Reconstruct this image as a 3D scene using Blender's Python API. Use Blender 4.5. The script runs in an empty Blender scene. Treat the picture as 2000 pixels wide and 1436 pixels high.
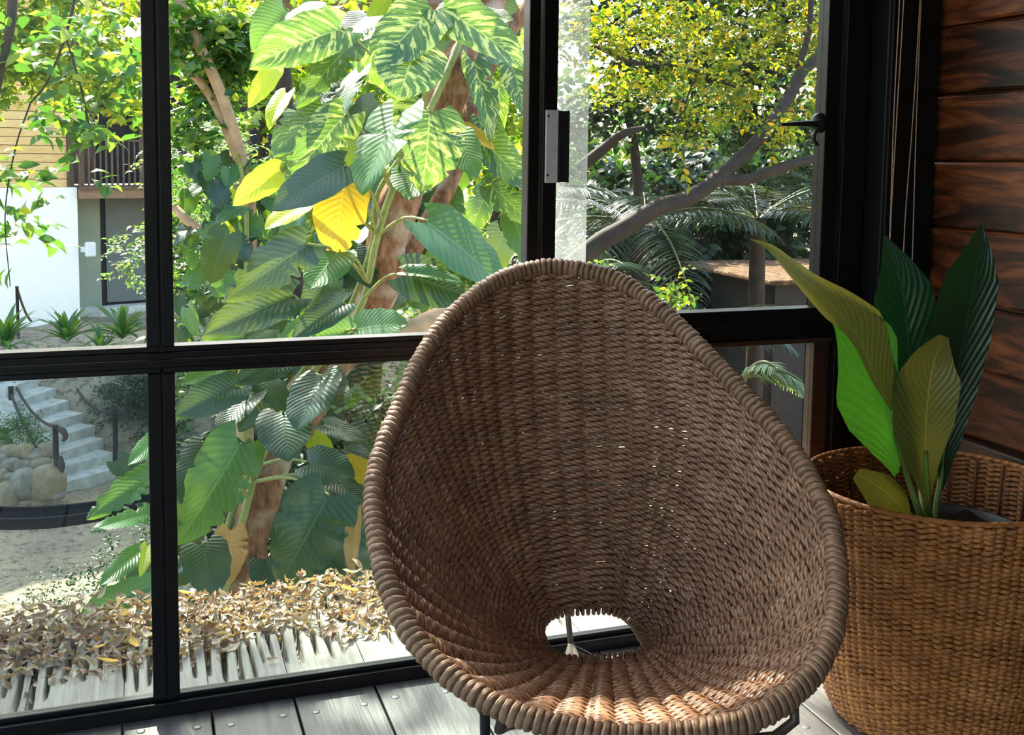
import bpy, math, random
import numpy as np
from mathutils import Matrix, Vector

# ------------------------------------------------------------------ scene, camera, light
sc = bpy.context.scene
COL = sc.collection
rng = np.random.default_rng(7)
random.seed(7)
F_PX, YAW, PITCH, ROLL, PY, CAM_H = 2087.65, .332275, .0922484, -.012801, 495.737, 1.15

def _basis():
    cy, sy = math.cos(YAW), math.sin(YAW)
    fw = np.array([sy * math.cos(PITCH), cy * math.cos(PITCH), -math.sin(PITCH)])
    r = np.array([cy, -sy, 0.]); d = np.cross(fw, r)
    c, s = math.cos(ROLL), math.sin(ROLL)
    return np.array([c * r + s * d, -s * r + c * d, fw])
MB = _basis()
CAM = np.array([0., 0., CAM_H])
cam_data = bpy.data.cameras.new('camera')
cam = bpy.data.objects.new('camera', cam_data)
COL.objects.link(cam)
cam_data.sensor_width = 36
cam_data.lens = F_PX / 2000 * 36
cam_data.shift_y = -(718 - PY) / 2000
cam_data.clip_end = 300
m3 = Matrix(((MB[0][0], -MB[1][0], -MB[2][0]), (MB[0][1], -MB[1][1], -MB[2][1]), (MB[0][2], -MB[1][2], -MB[2][2])))
cam.matrix_world = Matrix.Translation(Vector(CAM)) @ m3.to_4x4()
sc.camera = cam

SUN_AZ, SUN_EL = math.radians(98), math.radians(47)      # azimuth measured from +x to +y (+y is outdoors)
world = bpy.data.worlds.new('sky'); sc.world = world
world.use_nodes = True
wn = world.node_tree.nodes; wl = world.node_tree.links
sky = wn.new('ShaderNodeTexSky'); sky.sky_type = 'NISHITA'; sky.sun_disc = False
sky.sun_elevation = SUN_EL; sky.sun_rotation = math.pi / 2 - SUN_AZ
sky.air_density = 1.3; sky.dust_density = 3.0; sky.ozone_density = 1.0
bg = wn['Background'] if 'Background' in wn else wn.new('ShaderNodeBackground')
wl.new(sky.outputs[0], bg.inputs[0])
bg.inputs[1].default_value = .38
sun_d = bpy.data.lights.new('sun', 'SUN'); sun_d.energy = 11.0; sun_d.angle = math.radians(.6); sun_d.color = (1, .93, .8)
sun = bpy.data.objects.new('sun', sun_d); COL.objects.link(sun)
sdir = Vector((math.cos(SUN_AZ) * math.cos(SUN_EL), math.sin(SUN_AZ) * math.cos(SUN_EL), math.sin(SUN_EL)))
sun.location = (0, 12, 14)
sun.rotation_euler = sdir.to_track_quat('Z', 'Y').to_euler()
vs = sc.view_settings
vs.view_transform = 'Standard'; vs.look = 'None'; vs.gamma = 1; vs.use_curve_mapping = False
vs.exposure = 1.35

# ------------------------------------------------------------------ helpers
def ray(x, y):
    return MB.T @ np.array([(x - 1000) / F_PX, (y - PY) / F_PX, 1.])
def aty(x, y, Y):
    d = ray(x, y); return CAM + d * Y / d[1]
def atz(x, y, Z):
    d = ray(x, y); return CAM + d * (Z - CAM_H) / d[2]
def px_at(p):
    q = MB @ (np.asarray(p, float) - CAM); return np.array([F_PX * q[0] / q[2] + 1000, F_PX * q[1] / q[2] + PY])
def nrm(v):
    v = np.asarray(v, float); return v / (np.linalg.norm(v, axis=-1, keepdims=True) + 1e-12)

def mesh_from(name, V, Fq, uv=None, smooth=True, mats=None, face_mat=None):
    """V (n,3); Fq list of arrays of faces (each m x k)"""
    me = bpy.data.meshes.new(name)
    V = np.asarray(V, np.float32)
    if isinstance(Fq, np.ndarray): Fq = [Fq]
    Fq = [np.asarray(f, np.int32) for f in Fq if len(f)]
    loops = np.concatenate([f.ravel() for f in Fq])
    tot = np.concatenate([np.full(len(f), f.shape[1], np.int32) for f in Fq])
    start = np.concatenate([[0], np.cumsum(tot)[:-1]]).astype(np.int32)
    me.vertices.add(len(V)); me.vertices.foreach_set('co', V.ravel())
    me.loops.add(len(loops)); me.loops.foreach_set('vertex_index', loops)
    me.polygons.add(len(tot)); me.polygons.foreach_set('loop_start', start); me.polygons.foreach_set('loop_total', tot)
    me.polygons.foreach_set('use_smooth', np.full(len(tot), bool(smooth)))
    if uv is not None:
        l = me.uv_layers.new(name='UVMap')
        l.data.foreach_set('uv', np.asarray(uv, np.float32)[loops].ravel())
    for m in (mats or []): me.materials.append(m)
    if face_mat is not None: me.polygons.foreach_set('material_index', np.asarray(face_mat, np.int32))
    me.update(calc_edges=True); me.validate()
    return me

def link(name, me, parent=None, loc=None, rot=None, scale=None, mw=None):
    o = bpy.data.objects.new(name, me); COL.objects.link(o)
    if parent is not None: o.parent = parent
    if mw is not None: o.matrix_world = mw; o.matrix_basis = mw
    if loc is not None: o.location = loc
    if rot is not None: o.rotation_euler = rot
    if scale is not None: o.scale = scale
    return o
def tag(o, label=None, cat=None, group=None, kind=None):
    if label: o['label'] = label
    if cat: o['category'] = cat
    if group: o['group'] = group
    if kind: o['kind'] = kind
    return o
def thing(name, label, cat, group=None, kind=None):
    return tag(link(name, None), label, cat, group, kind)
def struct(name, label=None):
    return tag(link(name, None), label, kind='structure')

def box_arrays(lo, hi, bev=0.0):
    lo = np.minimum(lo, hi) * 1.0; hi = np.maximum(lo, hi) * 1.0
    x0, y0, z0 = lo; x1, y1, z1 = hi
    V = np.array([[x0,y0,z0],[x1,y0,z0],[x1,y1,z0],[x0,y1,z0],[x0,y0,z1],[x1,y0,z1],[x1,y1,z1],[x0,y1,z1]])
    F = np.array([[0,3,2,1],[4,5,6,7],[0,1,5,4],[1,2,6,5],[2,3,7,6],[3,0,4,7]])
    return V, F
def join(parts):
    Vs, F4, F3, n, U = [], [], [], 0, []
    for p in parts:
        V, F = p[0], p[1]
        Vs.append(V)
        (F4 if F.shape[1] == 4 else F3).append(F + n); n += len(V)
        if len(p) > 2: U.append(p[2])
    fs = ([np.concatenate(F4)] if F4 else []) + ([np.concatenate(F3)] if F3 else [])
    return np.concatenate(Vs), fs, (np.concatenate(U) if U else None)
def box(name, lo, hi, mat, parent=None, bevel=0.0):
    V, F = box_arrays(np.array(lo, float), np.array(hi, float))
    me = mesh_from(name, V, F, smooth=False, mats=[mat])
    o = link(name, me, parent)
    if bevel:
        b = o.modifiers.new('bevel', 'BEVEL'); b.width = bevel; b.segments = 2; b.limit_method = 'NONE'
    return o
def boxes(name, lst, mat, parent=None, bevel=0.0):
    V, F, _ = join([box_arrays(np.array(a, float), np.array(b, float)) for a, b in lst])
    o = link(name, mesh_from(name, V, F, smooth=False, mats=[mat]), parent)
    if bevel:
        b = o.modifiers.new('bevel', 'BEVEL'); b.width = bevel; b.segments = 2; b.limit_method = 'NONE'
    return o

def spline(P, n, closed=False):
    """Catmull-Rom through P resampled to n points by arc length."""
    P = np.asarray(P, float)
    if closed: Q = np.concatenate([P[-1:], P, P[:2]])
    else: Q = np.concatenate([[2 * P[0] - P[1]], P, [2 * P[-1] - P[-2]]])
    out = []
    t = np.linspace(0, 1, 16, endpoint=False)[:, None]
    for i in range(len(Q) - 3):
        a, b, c, d = Q[i:i + 4]
        out.append(.5 * (2 * b + (c - a) * t + (2 * a - 5 * b + 4 * c - d) * t * t + (3 * b - a - 3 * c + d) * t ** 3))
    out = np.concatenate(out + [P[:1] if closed else P[-1:]])
    s = np.concatenate([[0], np.cumsum(np.linalg.norm(np.diff(out, axis=0), axis=1))])
    q = np.linspace(0, s[-1], n, endpoint=not closed)
    return np.stack([np.interp(q, s, out[:, k]) for k in range(out.shape[1])], 1)

def tube(P, r, sides=8, closed=False, uvs=1.0):
    """tube around polyline P (n,3) with radius r (scalar or n). returns V,F,UV"""
    P = np.asarray(P, float); n = len(P)
    r = np.broadcast_to(np.asarray(r, float), (n,))
    T = nrm(np.roll(P, -1, 0) - np.roll(P, 1, 0)) if closed else nrm(np.gradient(P, axis=0))
    up = np.array([0, 0, 1.]) if abs(T[0][2]) < .9 else np.array([1., 0, 0])
    A = np.zeros_like(P); a = nrm(np.cross(T[0], up)); A[0] = a
    for i in range(1, n):
        a = a - T[i] * (a @ T[i]); a = a / (np.linalg.norm(a) + 1e-12); A[i] = a
    B = np.cross(T, A)
    th = np.linspace(0, 2 * np.pi, sides, endpoint=False)
    V = (P[:, None] + r[:, None, None] * (np.cos(th)[None, :, None] * A[:, None] + np.sin(th)[None, :, None] * B[:, None])).reshape(-1, 3)
    s = np.concatenate([[0], np.cumsum(np.linalg.norm(np.diff(P, axis=0), axis=1))])
    UV = np.stack([np.repeat(s * uvs, sides), np.tile(th / 2 / np.pi, n)], 1)
    F = grid_faces(n, sides, closed, True)
    return V, F, UV
def grid_faces(n, m, cn=False, cm=False):
    i = np.arange(n if cn else n - 1); j = np.arange(m if cm else m - 1)
    I, J = np.meshgrid(i, j, indexing='ij'); I = I.ravel(); J = J.ravel()
    i2 = (I + 1) % n; j2 = (J + 1) % m
    return np.stack([I * m + J, i2 * m + J, i2 * m + j2, I * m + j2], 1)
def tube_obj(name, P, r, mat, parent=None, sides=8, closed=False, n=None, uvs=1.0):
    P = np.asarray(P, float)
    if n: P = spline(P, n, closed)
    if not np.isscalar(r) and len(r) != len(P): r = np.interp(np.linspace(0, 1, len(P)), np.linspace(0, 1, len(r)), r)
    V, F, UV = tube(P, r, sides, closed, uvs=uvs)
    F = [F]
    if not closed:
        k = len(P); F += [np.array([list(range(sides))[::-1]]), np.array([[(k - 1) * sides + q for q in range(sides)]])]
    return link(name, mesh_from(name, V, F, UV, mats=[mat]), parent)
def blob(c, r, seed, n=10, m=14, amp=.12, flat=1.0):
    """uneven rounded stone: returns V,F"""
    g = np.random.default_rng(seed)
    ph = np.linspace(0, np.pi, n); th = np.linspace(0, 2 * np.pi, m, endpoint=False)
    Pg, Tg = np.meshgrid(ph, th, indexing='ij')
    D = np.stack([np.sin(Pg) * np.cos(Tg), np.sin(Pg) * np.sin(Tg), np.cos(Pg)], -1).reshape(-1, 3)
    k = g.normal(size=(5, 3)) * 1.6; w = g.uniform(0, 6, 5)
    R = 1 + amp * np.sin(D @ k.T + w).sum(1) / 2
    D = np.sign(D) * np.abs(D) ** .8
    V = np.asarray(c) + D * R[:, None] * np.asarray(r)
    return V, grid_faces(n, m, False, True)

# ------------------------------------------------------------------ materials
class NT:
    def __init__(s, name):
        s.m = bpy.data.materials.new(name); s.m.use_nodes = True
        s.t = s.m.node_tree; s.t.nodes.clear()
        s.out = s.t.nodes.new('ShaderNodeOutputMaterial')
    def n(s, typ, props=None, **inp):
        nd = s.t.nodes.new('ShaderNode' + typ)
        for k, v in (props or {}).items(): setattr(nd, k, v)
        for k, v in inp.items():
            k = k.replace('_', ' ')
            sock = nd.inputs[int(k[1:])] if k[0] == 'i' and k[1:].isdigit() else nd.inputs[k]
            if isinstance(v, bpy.types.NodeSocket): s.t.links.new(v, sock)
            elif isinstance(v, bpy.types.Node): s.t.links.new(v.outputs[0], sock)
            else: sock.default_value = v
        return nd
    def math(s, op, a, b=0.0, c=None, clamp=False):
        kw = dict(i0=a, i1=b)
        if c is not None: kw['i2'] = c
        return s.n('Math', {'operation': op, 'use_clamp': clamp}, **kw).outputs[0]
    def ramp(s, fac, stops, interp='LINEAR'):
        nd = s.n('ValToRGB', None, Fac=fac); cr = nd.color_ramp; cr.interpolation = interp
        while len(cr.elements) < len(stops): cr.elements.new(.5)
        for e, (p, c) in zip(cr.elements, stops):
            e.position = p; e.color = (*c, 1) if len(c) == 3 else c
        return nd.outputs[0]
    def mix(s, f, a, b, blend='MIX'):
        nd = s.t.nodes.new('ShaderNodeMix'); nd.data_type = 'RGBA'; nd.blend_type = blend
        for k, v in ((0, f), (6, a), (7, b)):
            if isinstance(v, bpy.types.NodeSocket): s.t.links.new(v, nd.inputs[k])
            elif k == 0: nd.inputs[k].default_value = v
            else: nd.inputs[k].default_value = (*v, 1) if len(v) == 3 else v
        return nd.outputs[2]
    def rand(s):
        a = s.n('ObjectInfo').outputs['Random']; b = s.n('NewGeometry').outputs['Random Per Island']
        return s.math('FRACT', s.math('ADD', a, b))
    def bump(s, h, strength=.5, dist=.01):
        return s.n('Bump', None, Height=h, Strength=strength, Distance=dist).outputs[0]
    def done(s, shader):
        s.t.links.new(shader if isinstance(shader, bpy.types.NodeSocket) else shader.outputs[0], s.out.inputs[0]); return s.m
    def pbr(s, color, rough=.5, normal=None, spec=.5, metal=0.0):
        kw = dict(Base_Color=color if isinstance(color, bpy.types.NodeSocket) else (*color, 1), Roughness=rough, Metallic=metal)
        kw['Specular_IOR_Level'] = spec
        if normal is not None: kw['Normal'] = normal
        return s.n('BsdfPrincipled', None, **kw)

def m_plain(name, c, rough=.5, spec=.5, metal=0.0, var=0.0, scale=20, bump=0.0):
    t = NT(name); co = t.n('TexCoord').outputs['Object']
    ns = t.n('TexNoise', None, Vector=co, Scale=scale, Detail=6).outputs[0]
    col = t.mix(ns, tuple(max(0, x * (1 - var)) for x in c), tuple(min(1, x * (1 + var)) for x in c))
    nm = t.bump(ns, bump, .01) if bump else None
    return t.done(t.pbr(col, rough, nm, spec, metal))

def m_leaf(name, base, dark, vein, trans=.4, rough=.38, var=None, var_amt=0.5, nveins=11, sheen=.5, tcol=None, veins=True):
    """leaf: UV.x across (0..1), UV.y along (0..1)"""
    t = NT(name); uv = t.n('TexCoord').outputs['UV']
    sp = t.n('SeparateXYZ', None, Vector=uv)
    u = t.math('ABSOLUTE', t.math('SUBTRACT', sp.outputs[0], .5)); v = sp.outputs[1]
    rnd = t.rand()
    col = t.mix(rnd, base, dark)
    h = None
    vv = t.math('SUBTRACT', v, t.math('MULTIPLY', u, .55))
    if veins:
        w = t.math('ABSOLUTE', t.math('SINE', t.math('MULTIPLY', vv, nveins * math.pi)))
        line = t.math('SUBTRACT', 1.0, t.math('MULTIPLY', w, 5.0, clamp=True))
        mid = t.math('SUBTRACT', 1.0, t.math('MULTIPLY', u, 45.0, clamp=True))
        fac = t.math('MAXIMUM', t.math('MULTIPLY', line, .35), mid)
        h = t.math('SUBTRACT', w, mid)
    if var is not None:
        cmb = t.n('CombineXYZ', None, X=t.math('MULTIPLY', u, 3.0), Y=t.math('MULTIPLY', vv, 15.0), Z=t.math('MULTIPLY', t.math('ADD', t.math('SIGN', t.math('SUBTRACT', sp.outputs[0], .5)), t.math('MULTIPLY', rnd, 40.0)), 3.1))
        ns = t.n('TexNoise', None, Vector=cmb, Scale=1.0, Detail=3, Roughness=.65).outputs[0]
        f2 = t.ramp(ns, [(.62 - var_amt * .2, (0, 0, 0)), (.68 - var_amt * .2, (1, 1, 1))])
        col = t.mix(f2, col, var)
    if veins: col = t.mix(fac, col, vein)
    ns2 = t.n('TexNoise', None, Vector=uv, Scale=7, Detail=4).outputs[0]
    col = t.mix(t.math('MULTIPLY', ns2, .35), col, tuple(x * .55 for x in base))
    nm = t.bump(h, .15, .01) if h is not None else None
    p = t.pbr(col, rough, nm, sheen)
    tc = t.mix(.5, col, tcol or (min(1, base[0] * 3 + .25), min(1, base[1] * 2.0 + .3), base[2] * .5), 'MIX')
    kw = dict(Color=tc)
    if nm is not None: kw['Normal'] = nm
    tr = t.n('BsdfTranslucent', None, **kw)
    return t.done(t.n('MixShader', None, i0=trans, i1=p, i2=tr))

def m_small_leaf(name, stops, trans=.45, rough=.45, tmul=1.6):
    t = NT(name); r = t.rand()
    col = t.ramp(r, stops)
    p = t.pbr(col, rough)
    tr = t.n('BsdfTranslucent', None, Color=t.mix(1.0, col, (tmul * 1.15, tmul, tmul * .35), 'MULTIPLY'))
    return t.done(t.n('MixShader', None, i0=trans, i1=p, i2=tr))

def m_rope(name, c1, c2, c3, twist=160, rough=.5, spec=.4, strands=3, bstr=.6, rmin=.0):
    t = NT(name); uv = t.n('TexCoord').outputs['UV']; sp = t.n('SeparateXYZ', None, Vector=uv)
    geo = t.n('NewGeometry'); pos = geo.outputs['Position']
    ph = t.math('ADD', t.math('MULTIPLY', sp.outputs[0], twist), t.math('MULTIPLY', sp.outputs[1], strands * 2 * math.pi))
    fib = t.math('ABSOLUTE', t.math('SINE', t.math('MULTIPLY', ph, .5)))
    n1 = t.n('TexNoise', None, Vector=pos, Scale=22, Detail=3).outputs[0]
    n2 = t.n('TexNoise', None, Vector=pos, Scale=160, Detail=3).outputs[0]
    isl = geo.outputs['Random Per Island']
    col = t.ramp(n1, [(.3, c1), (.55, c2), (.75, c3)])
    col = t.mix(t.math('MULTIPLY', n2, .5), col, c3)
    col = t.mix(t.math('MULTIPLY', t.math('SUBTRACT', 1.0, fib), .55), col, tuple(x * .35 for x in c1))
    h = t.math('ADD', fib, t.math('MULTIPLY', n2, .6))
    return t.done(t.pbr(col, rough, t.bump(h, bstr, .003), spec))

def m_wood(name, stops, along=1, scale=(14, 1.2, 14), rough=.45, spec=.4, bump=.25, warp=2.5, rnd_amt=.5, fine=70):
    t = NT(name); co = t.n('TexCoord').outputs['Object']
    oi = t.n('ObjectInfo').outputs['Random']
    off = t.n('CombineXYZ', None, X=t.math('MULTIPLY', oi, 17.0), Y=t.math('MULTIPLY', oi, 31.0), Z=t.math('MULTIPLY', oi, 11.0))
    v = t.n('VectorMath', {'operation': 'ADD'}, i0=co, i1=off.outputs[0]).outputs[0]
    v2 = t.n('VectorMath', {'operation': 'MULTIPLY'}, i0=v, i1=scale).outputs[0]
    big = t.n('TexNoise', None, Vector=v2, Scale=.6, Detail=2).outputs[0]
    wv = t.n('TexNoise', None, Vector=v2, Scale=1.0, Detail=5, Roughness=.62, Distortion=warp).outputs[0]
    f = t.math('ADD', t.math('MULTIPLY', wv, .75), t.math('MULTIPLY', big, .35))
    f = t.math('ADD', f, t.math('MULTIPLY', t.math('SUBTRACT', oi, .5), rnd_amt * .4))
    col = t.ramp(f, stops)
    v3 = t.n('VectorMath', {'operation': 'MULTIPLY'}, i0=v, i1=tuple(x * fine / 14 for x in scale)).outputs[0]
    fn = t.n('TexNoise', None, Vector=v3, Scale=1.0, Detail=3).outputs[0]
    col = t.mix(t.math('MULTIPLY', fn, .4), col, tuple(x * .5 for x in stops[0][1]))
    h = t.math('ADD', wv, t.math('MULTIPLY', fn, .6))
    return t.done(t.pbr(col, rough, t.bump(h, bump, .004), spec))

def m_glass(name, dust=.03, tint=(1, 1, 1), refl=1.0, dscale=3.0):
    t = NT(name)
    fc = t.n('LayerWeight', None, Blend=.5).outputs['Facing']
    fr = t.math('ADD', t.math('MULTIPLY', t.math('POWER', fc, 5.0), .96), .04)
    tr = t.n('BsdfTransparent', None, Color=(*tint, 1))
    gl = t.n('BsdfGlossy', None, Color=(1, 1, 1, 1), Roughness=.01)
    a = t.n('MixShader', None, i0=t.math('MULTIPLY', fr, refl, clamp=True), i1=tr, i2=gl)
    pos = t.n('NewGeometry').outputs['Position']
    st = t.n('VectorMath', {'operation': 'MULTIPLY'}, i0=pos, i1=(1, 1, .35)).outputs[0]
    n1 = t.n('TexNoise', None, Vector=st, Scale=dscale, Detail=6, Roughness=.6).outputs[0]
    n2 = t.n('TexNoise', None, Vector=pos, Scale=260, Detail=2).outputs[0]
    f = t.math('MULTIPLY', t.ramp(n1, [(.35, (0, 0, 0)), (.75, (1, 1, 1))]), dust * 1.6)
    f = t.math('ADD', f, t.math('MULTIPLY', t.ramp(n2, [(.66, (0, 0, 0)), (.74, (1, 1, 1))]), dust * 4, clamp=True))
    df = t.n('BsdfDiffuse', None, Color=(.8, .8, .78, 1)); tl = t.n('BsdfTranslucent', None, Color=(.8, .8, .76, 1))
    d = t.n('MixShader', None, i0=.6, i1=df, i2=tl)
    return t.done(t.n('MixShader', None, i0=f, i1=a, i2=d))

M = {}
M['black'] = m_plain('black_painted_steel', (.0045, .0045, .005), .35, .22, 0, .5, 30, .05)
M['alu'] = m_plain('scuffed_aluminium', (.55, .55, .56), .5, .5, .35, .25, 40)
M['darkmetal'] = m_plain('dark_metal', (.02, .02, .022), .4, .5, .4, .3, 40)
M['rod'] = m_plain('worn_metal_rod', (.10, .075, .06), .42, .5, .4, .5, 60, .1)
M['glass'] = m_glass('window_glass', .0015, (.76, .82, .80), .8)
M['glass_clear'] = m_glass('clear_glass', .0004, (.98, .99, .98), .08)
M['glass_dusty'] = m_glass('dusty_glass', .0022, (.82, .84, .83), .9, 1.6)
M['glass_strip'] = m_glass('reflection_strip_glass', .30, (.85, .90, .92), 3.0, 3.0)  # pale diffuse veil stands in for a reflection in the glass
M['floor'] = m_wood('weathered_grey_floorboard', [(.2, (.045, .039, .034)), (.45, (.105, .10, .094)), (.62, (.17, .163, .153)), (.85, (.26, .245, .225))], scale=(16, 1.6, 16), rough=.46, spec=.5, bump=.35)
M['ledge'] = m_wood('bleached_ledge_wood', [(.2, (.15, .135, .115)), (.45, (.30, .28, .24)), (.65, (.43, .40, .345)), (.85, (.54, .51, .45))], scale=(40, 1.5, 40), rough=.7, spec=.2, bump=.6)
M['wallwood'] = m_wood('figured_mahogany_plank', [(.38, (.007, .0022, .0009)), (.48, (.040, .0115, .004)), (.555, (.115, .030, .0085)), (.63, (.215, .060, .015)), (.75, (.34, .115, .030))], scale=(9, 2.6, 15), rough=.42, spec=.3, bump=.12, warp=2.2, rnd_amt=.22)
M['skirt'] = m_wood('dark_skirting', [(.3, (.015, .007, .004)), (.6, (.05, .024, .012)), (.8, (.08, .04, .02))], scale=(6, 1, 12), rough=.45)
M['ceil'] = m_wood('ceiling_board', [(.3, (.10, .05, .025)), (.6, (.2, .11, .06)), (.8, (.28, .16, .09))], scale=(10, 1, 10), rough=.6)
M['nail'] = m_plain('iron_nail', (.16, .16, .165), .45, .5, .7, .3, 200)
M['rope'] = m_rope('twisted_brown_rope', (.15, .068, .030), (.29, .148, .072), (.46, .285, .175), twist=420, rough=.36, spec=.6)
M['rimrope'] = m_rope('rim_binding_rope', (.13, .070, .036), (.25, .145, .078), (.40, .255, .150), twist=0, strands=5, rough=.5, spec=.4, bstr=.35)
M['rib'] = m_rope('dark_warp_rope', (.05, .026, .015), (.10, .052, .03), (.16, .09, .055), twist=500, rough=.6)
M['basket'] = m_rope('basket_seagrass', (.22, .072, .018), (.40, .145, .034), (.56, .245, .070), twist=300, rough=.45, spec=.4, strands=2, bstr=.5)
M['stake'] = m_plain('basket_stake', (.16, .07, .03), .6, .3, 0, .3)
M['soil'] = m_plain('dark_potting_soil', (.022, .016, .012), .9, .1, 0, .6, 80, .8)
M['plastic'] = m_plain('black_plastic_pot', (.015, .015, .016), .4)

# ------------------------------------------------------------------ room shell
YW = 2.192                      # inner face plane of the window
XW = 1.816                      # right wall plane
floor = struct('floor', 'weathered grey timber floorboards with round nail heads')
seams = [-2.49, -2.27, -2.08, -1.86, -1.67, -1.45, -1.26, -1.05, -.86, -.65, -.45, -.25, -.059, .113, .282, .455, .64, .81, .985, 1.15, 1.30, 1.48, 1.66, 1.84]
planks = []
for i in range(len(seams) - 1):
    g = .0022
    dz = float(rng.uniform(-.0015, .0))
    planks.append(box('plank', (seams[i] + g, -2.4, -.045), (seams[i + 1] - g, YW + .03, dz), M['floor'], floor, .0025))
box('underlay', (-2.49, -2.4, -.09), (1.9, YW + .03, -.046), M['soil'], floor)
def disc(r, h, n=14):
    th = np.linspace(0, 2 * np.pi, n, endpoint=False)
    rings = [(r, 0), (r * .96, h * .7), (r * .7, h), (0.0001, h * .85)]
    V = np.concatenate([np.stack([a * np.cos(th), a * np.sin(th), np.full(n, z)], 1) for a, z in rings])
    return V, grid_faces(len(rings), n, False, True)
nail_me = mesh_from('nail', *disc(.0085, .0016), mats=[M['nail']])
for x, y in [(275, 1428), (385, 1420), (451, 1415), (553, 1397), (617, 1390), (711, 1375), (772, 1361), (870, 1350), (1575, 1420), (1530, 1300)]:
    p = atz(x, y, 0)
    pl = next((planks[i] for i in range(len(planks)) if seams[i] <= p[0] < seams[i + 1]), planks[0])
    link('nail', nail_me, pl, loc=(p[0], p[1], -.001))

wall = struct('wall_right', 'dark figured mahogany plank wall')
zs = [.505, .668, .818, .99, 1.148, 1.31, 1.47, 1.63, 1.79, 1.95, 2.11, 2.27, 2.43]
for i in range(len(zs) - 1):
    n = 40
    y = np.linspace(-2.4, YW + .06, n)
    g = np.random.default_rng(50 + i)
    lo = zs[i] + .002 + .0022 * np.sin(y * 3 + g.uniform(0, 6)) + .001 * g.normal(size=n)
    hi = zs[i + 1] - .0025 + .0022 * np.sin(y * 3 + g.uniform(0, 6)) + .001 * g.normal(size=n)
    off = float(g.uniform(0, .007))
    prof = lambda a, z: np.stack([np.full(n, XW + a), y, z], 1)
    e = .006
    V = np.concatenate([prof(.06, lo), prof(off + e, lo), prof(off, lo + e), prof(off, hi - e), prof(off + e, hi), prof(.06, hi)])
    F = grid_faces(6, n)
    o = link('plank', mesh_from('plank', V, F, smooth=False, mats=[M['wallwood']]), wall)
box('backing', (XW + .03, -2.4, 0), (XW + .09, YW + .12, 2.45), M['skirt'], wall)
bb = box('baseboard_right', (XW - .012, -2.4, 0), (XW + .04, YW - .03, .50), M['skirt'], None, .004); tag(bb, 'dark stained board along the foot of the plank wall', kind='structure')
ceil = struct('ceiling', 'timber board ceiling')
for i in range(12):
    box('board', (-2.7 + i * .385, -2.6, 2.45), (-2.7 + (i + 1) * .385 - .006, YW + .45, 2.49), M['ceil'], ceil)

wb = struct('wall_back', 'unseen plank wall added behind the viewer to steer the light')  # unseen wall, added so that room light falls in from the left
for i in range(15):
    box('plank', (-.1, -2.46, i * .163), (1.9, -2.4, i * .163 + .159), M['wallwood'], wb)

# ------------------------------------------------------------------ window
win = struct('window_1', 'black steel window wall with a horizontal middle rail')
K = M['black']
def bar(name, lo, hi, parent=win, bev=.002, mat=None): return box(name, lo, hi, mat or K, parent, bev)
y0, y1 = YW, YW + .045
bar('bottom_rail', (-2.4, y0, 0), (1.60, y1, .030)); bar('bottom_bead', (-2.4, y0 + .012, .030), (1.60, y1 - .012, .041))
bar('middle_rail', (-2.4, y0, .722), (.853, y1, .752)); bar('rail_lip', (-2.4, y0 + .006, .752), (.853, y1, .764)); bar('rail_ridge', (-2.4, y0 - .008, .732), (.853, y0 + .002, .740), bev=.001)
bar('rail_foot', (-2.4, y0 + .004, .710), (.853, y1, .722))
bar('top_rail', (-2.4, y0, 2.12), (1.72, y1, 2.18))
for zlo, zhi in ((.041, .710), (.764, 2.12)):
    bar('mullion', (0.0, y0, zlo), (.026, y1, zhi)); bar('mullion', (.029, y0, zlo), (.052, y1, zhi))
    bar('mullion', (.792, y0 + .005, zlo), (.818, y1, zhi))
    bar('mullion', (-1.35, y0, zlo), (-1.30, y1, zhi))
bar('mullion', (.0255, y0 + .004, .041), (.0295, y1, 2.12), bev=0)
bar('jamb', (1.590, y0 - .012, 0), (1.655, y1 + .05, 2.45)); bar('jamb', (1.592, y0 - .004, .76), (1.60, y0 - .010, 2.1), bev=0)
bar('corner_post', (1.659, YW - .075, 0), (1.808, YW + .12, 2.45), bev=.004)
bar('post_bead', (1.664, YW - .083, 0), (1.676, YW - .070, 2.45), bev=.002)
bar('right_rail', (.853, y0 + .006, .716), (1.590, y1, .748)); bar('right_rail_strip', (.853, y0 - .004, .704), (1.590, y0 + .02, .716), mat=M['skirt'])
bar('side_stile', (1.545, y0 + .01, .041), (1.590, y1, .704), mat=M['skirt'])
def pane(name, lo, hi, yy, mat, parent):
    return box(name, (lo[0], yy, lo[1]), (hi[0], yy + .004, hi[1]), mat, parent)
yg = YW + .022
pane('pane', (-1.30, .041), (0.0, .710), yg, M['glass'], win)
pane('pane', (.052, .041), (.792, .710), yg, M['glass'], win)
pane('pane', (.818, .041), (1.545, .704), yg, M['glass_dusty'], win)
pane('pane', (-1.30, .764), (0.0, 2.12), yg, M['glass_clear'], win)
sash = struct('window_2', 'black framed sliding sash with dusty glass, a painted reflection strip and pull handle')
bar('stile', (.822, y0 - .004, .790), (.856, y1 - .01, 2.11), sash); bar('stile', (1.545, y0, .790), (1.584, y1, 2.11), sash)
bar('bottom_rail', (.822, y0 - .002, .750), (1.584, y1, .790), sash); bar('top_rail', (.822, y0, 2.08), (1.584, y1, 2.118), sash)
pane('pane', (.856, .79), (1.545, 2.08), yg, M['glass_dusty'], sash)
pane('pane', (.856, .79), (.945, 2.08), yg + .012, M['glass_strip'], sash)  # narrow strip pane whose pale haze is a painted reflection
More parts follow.
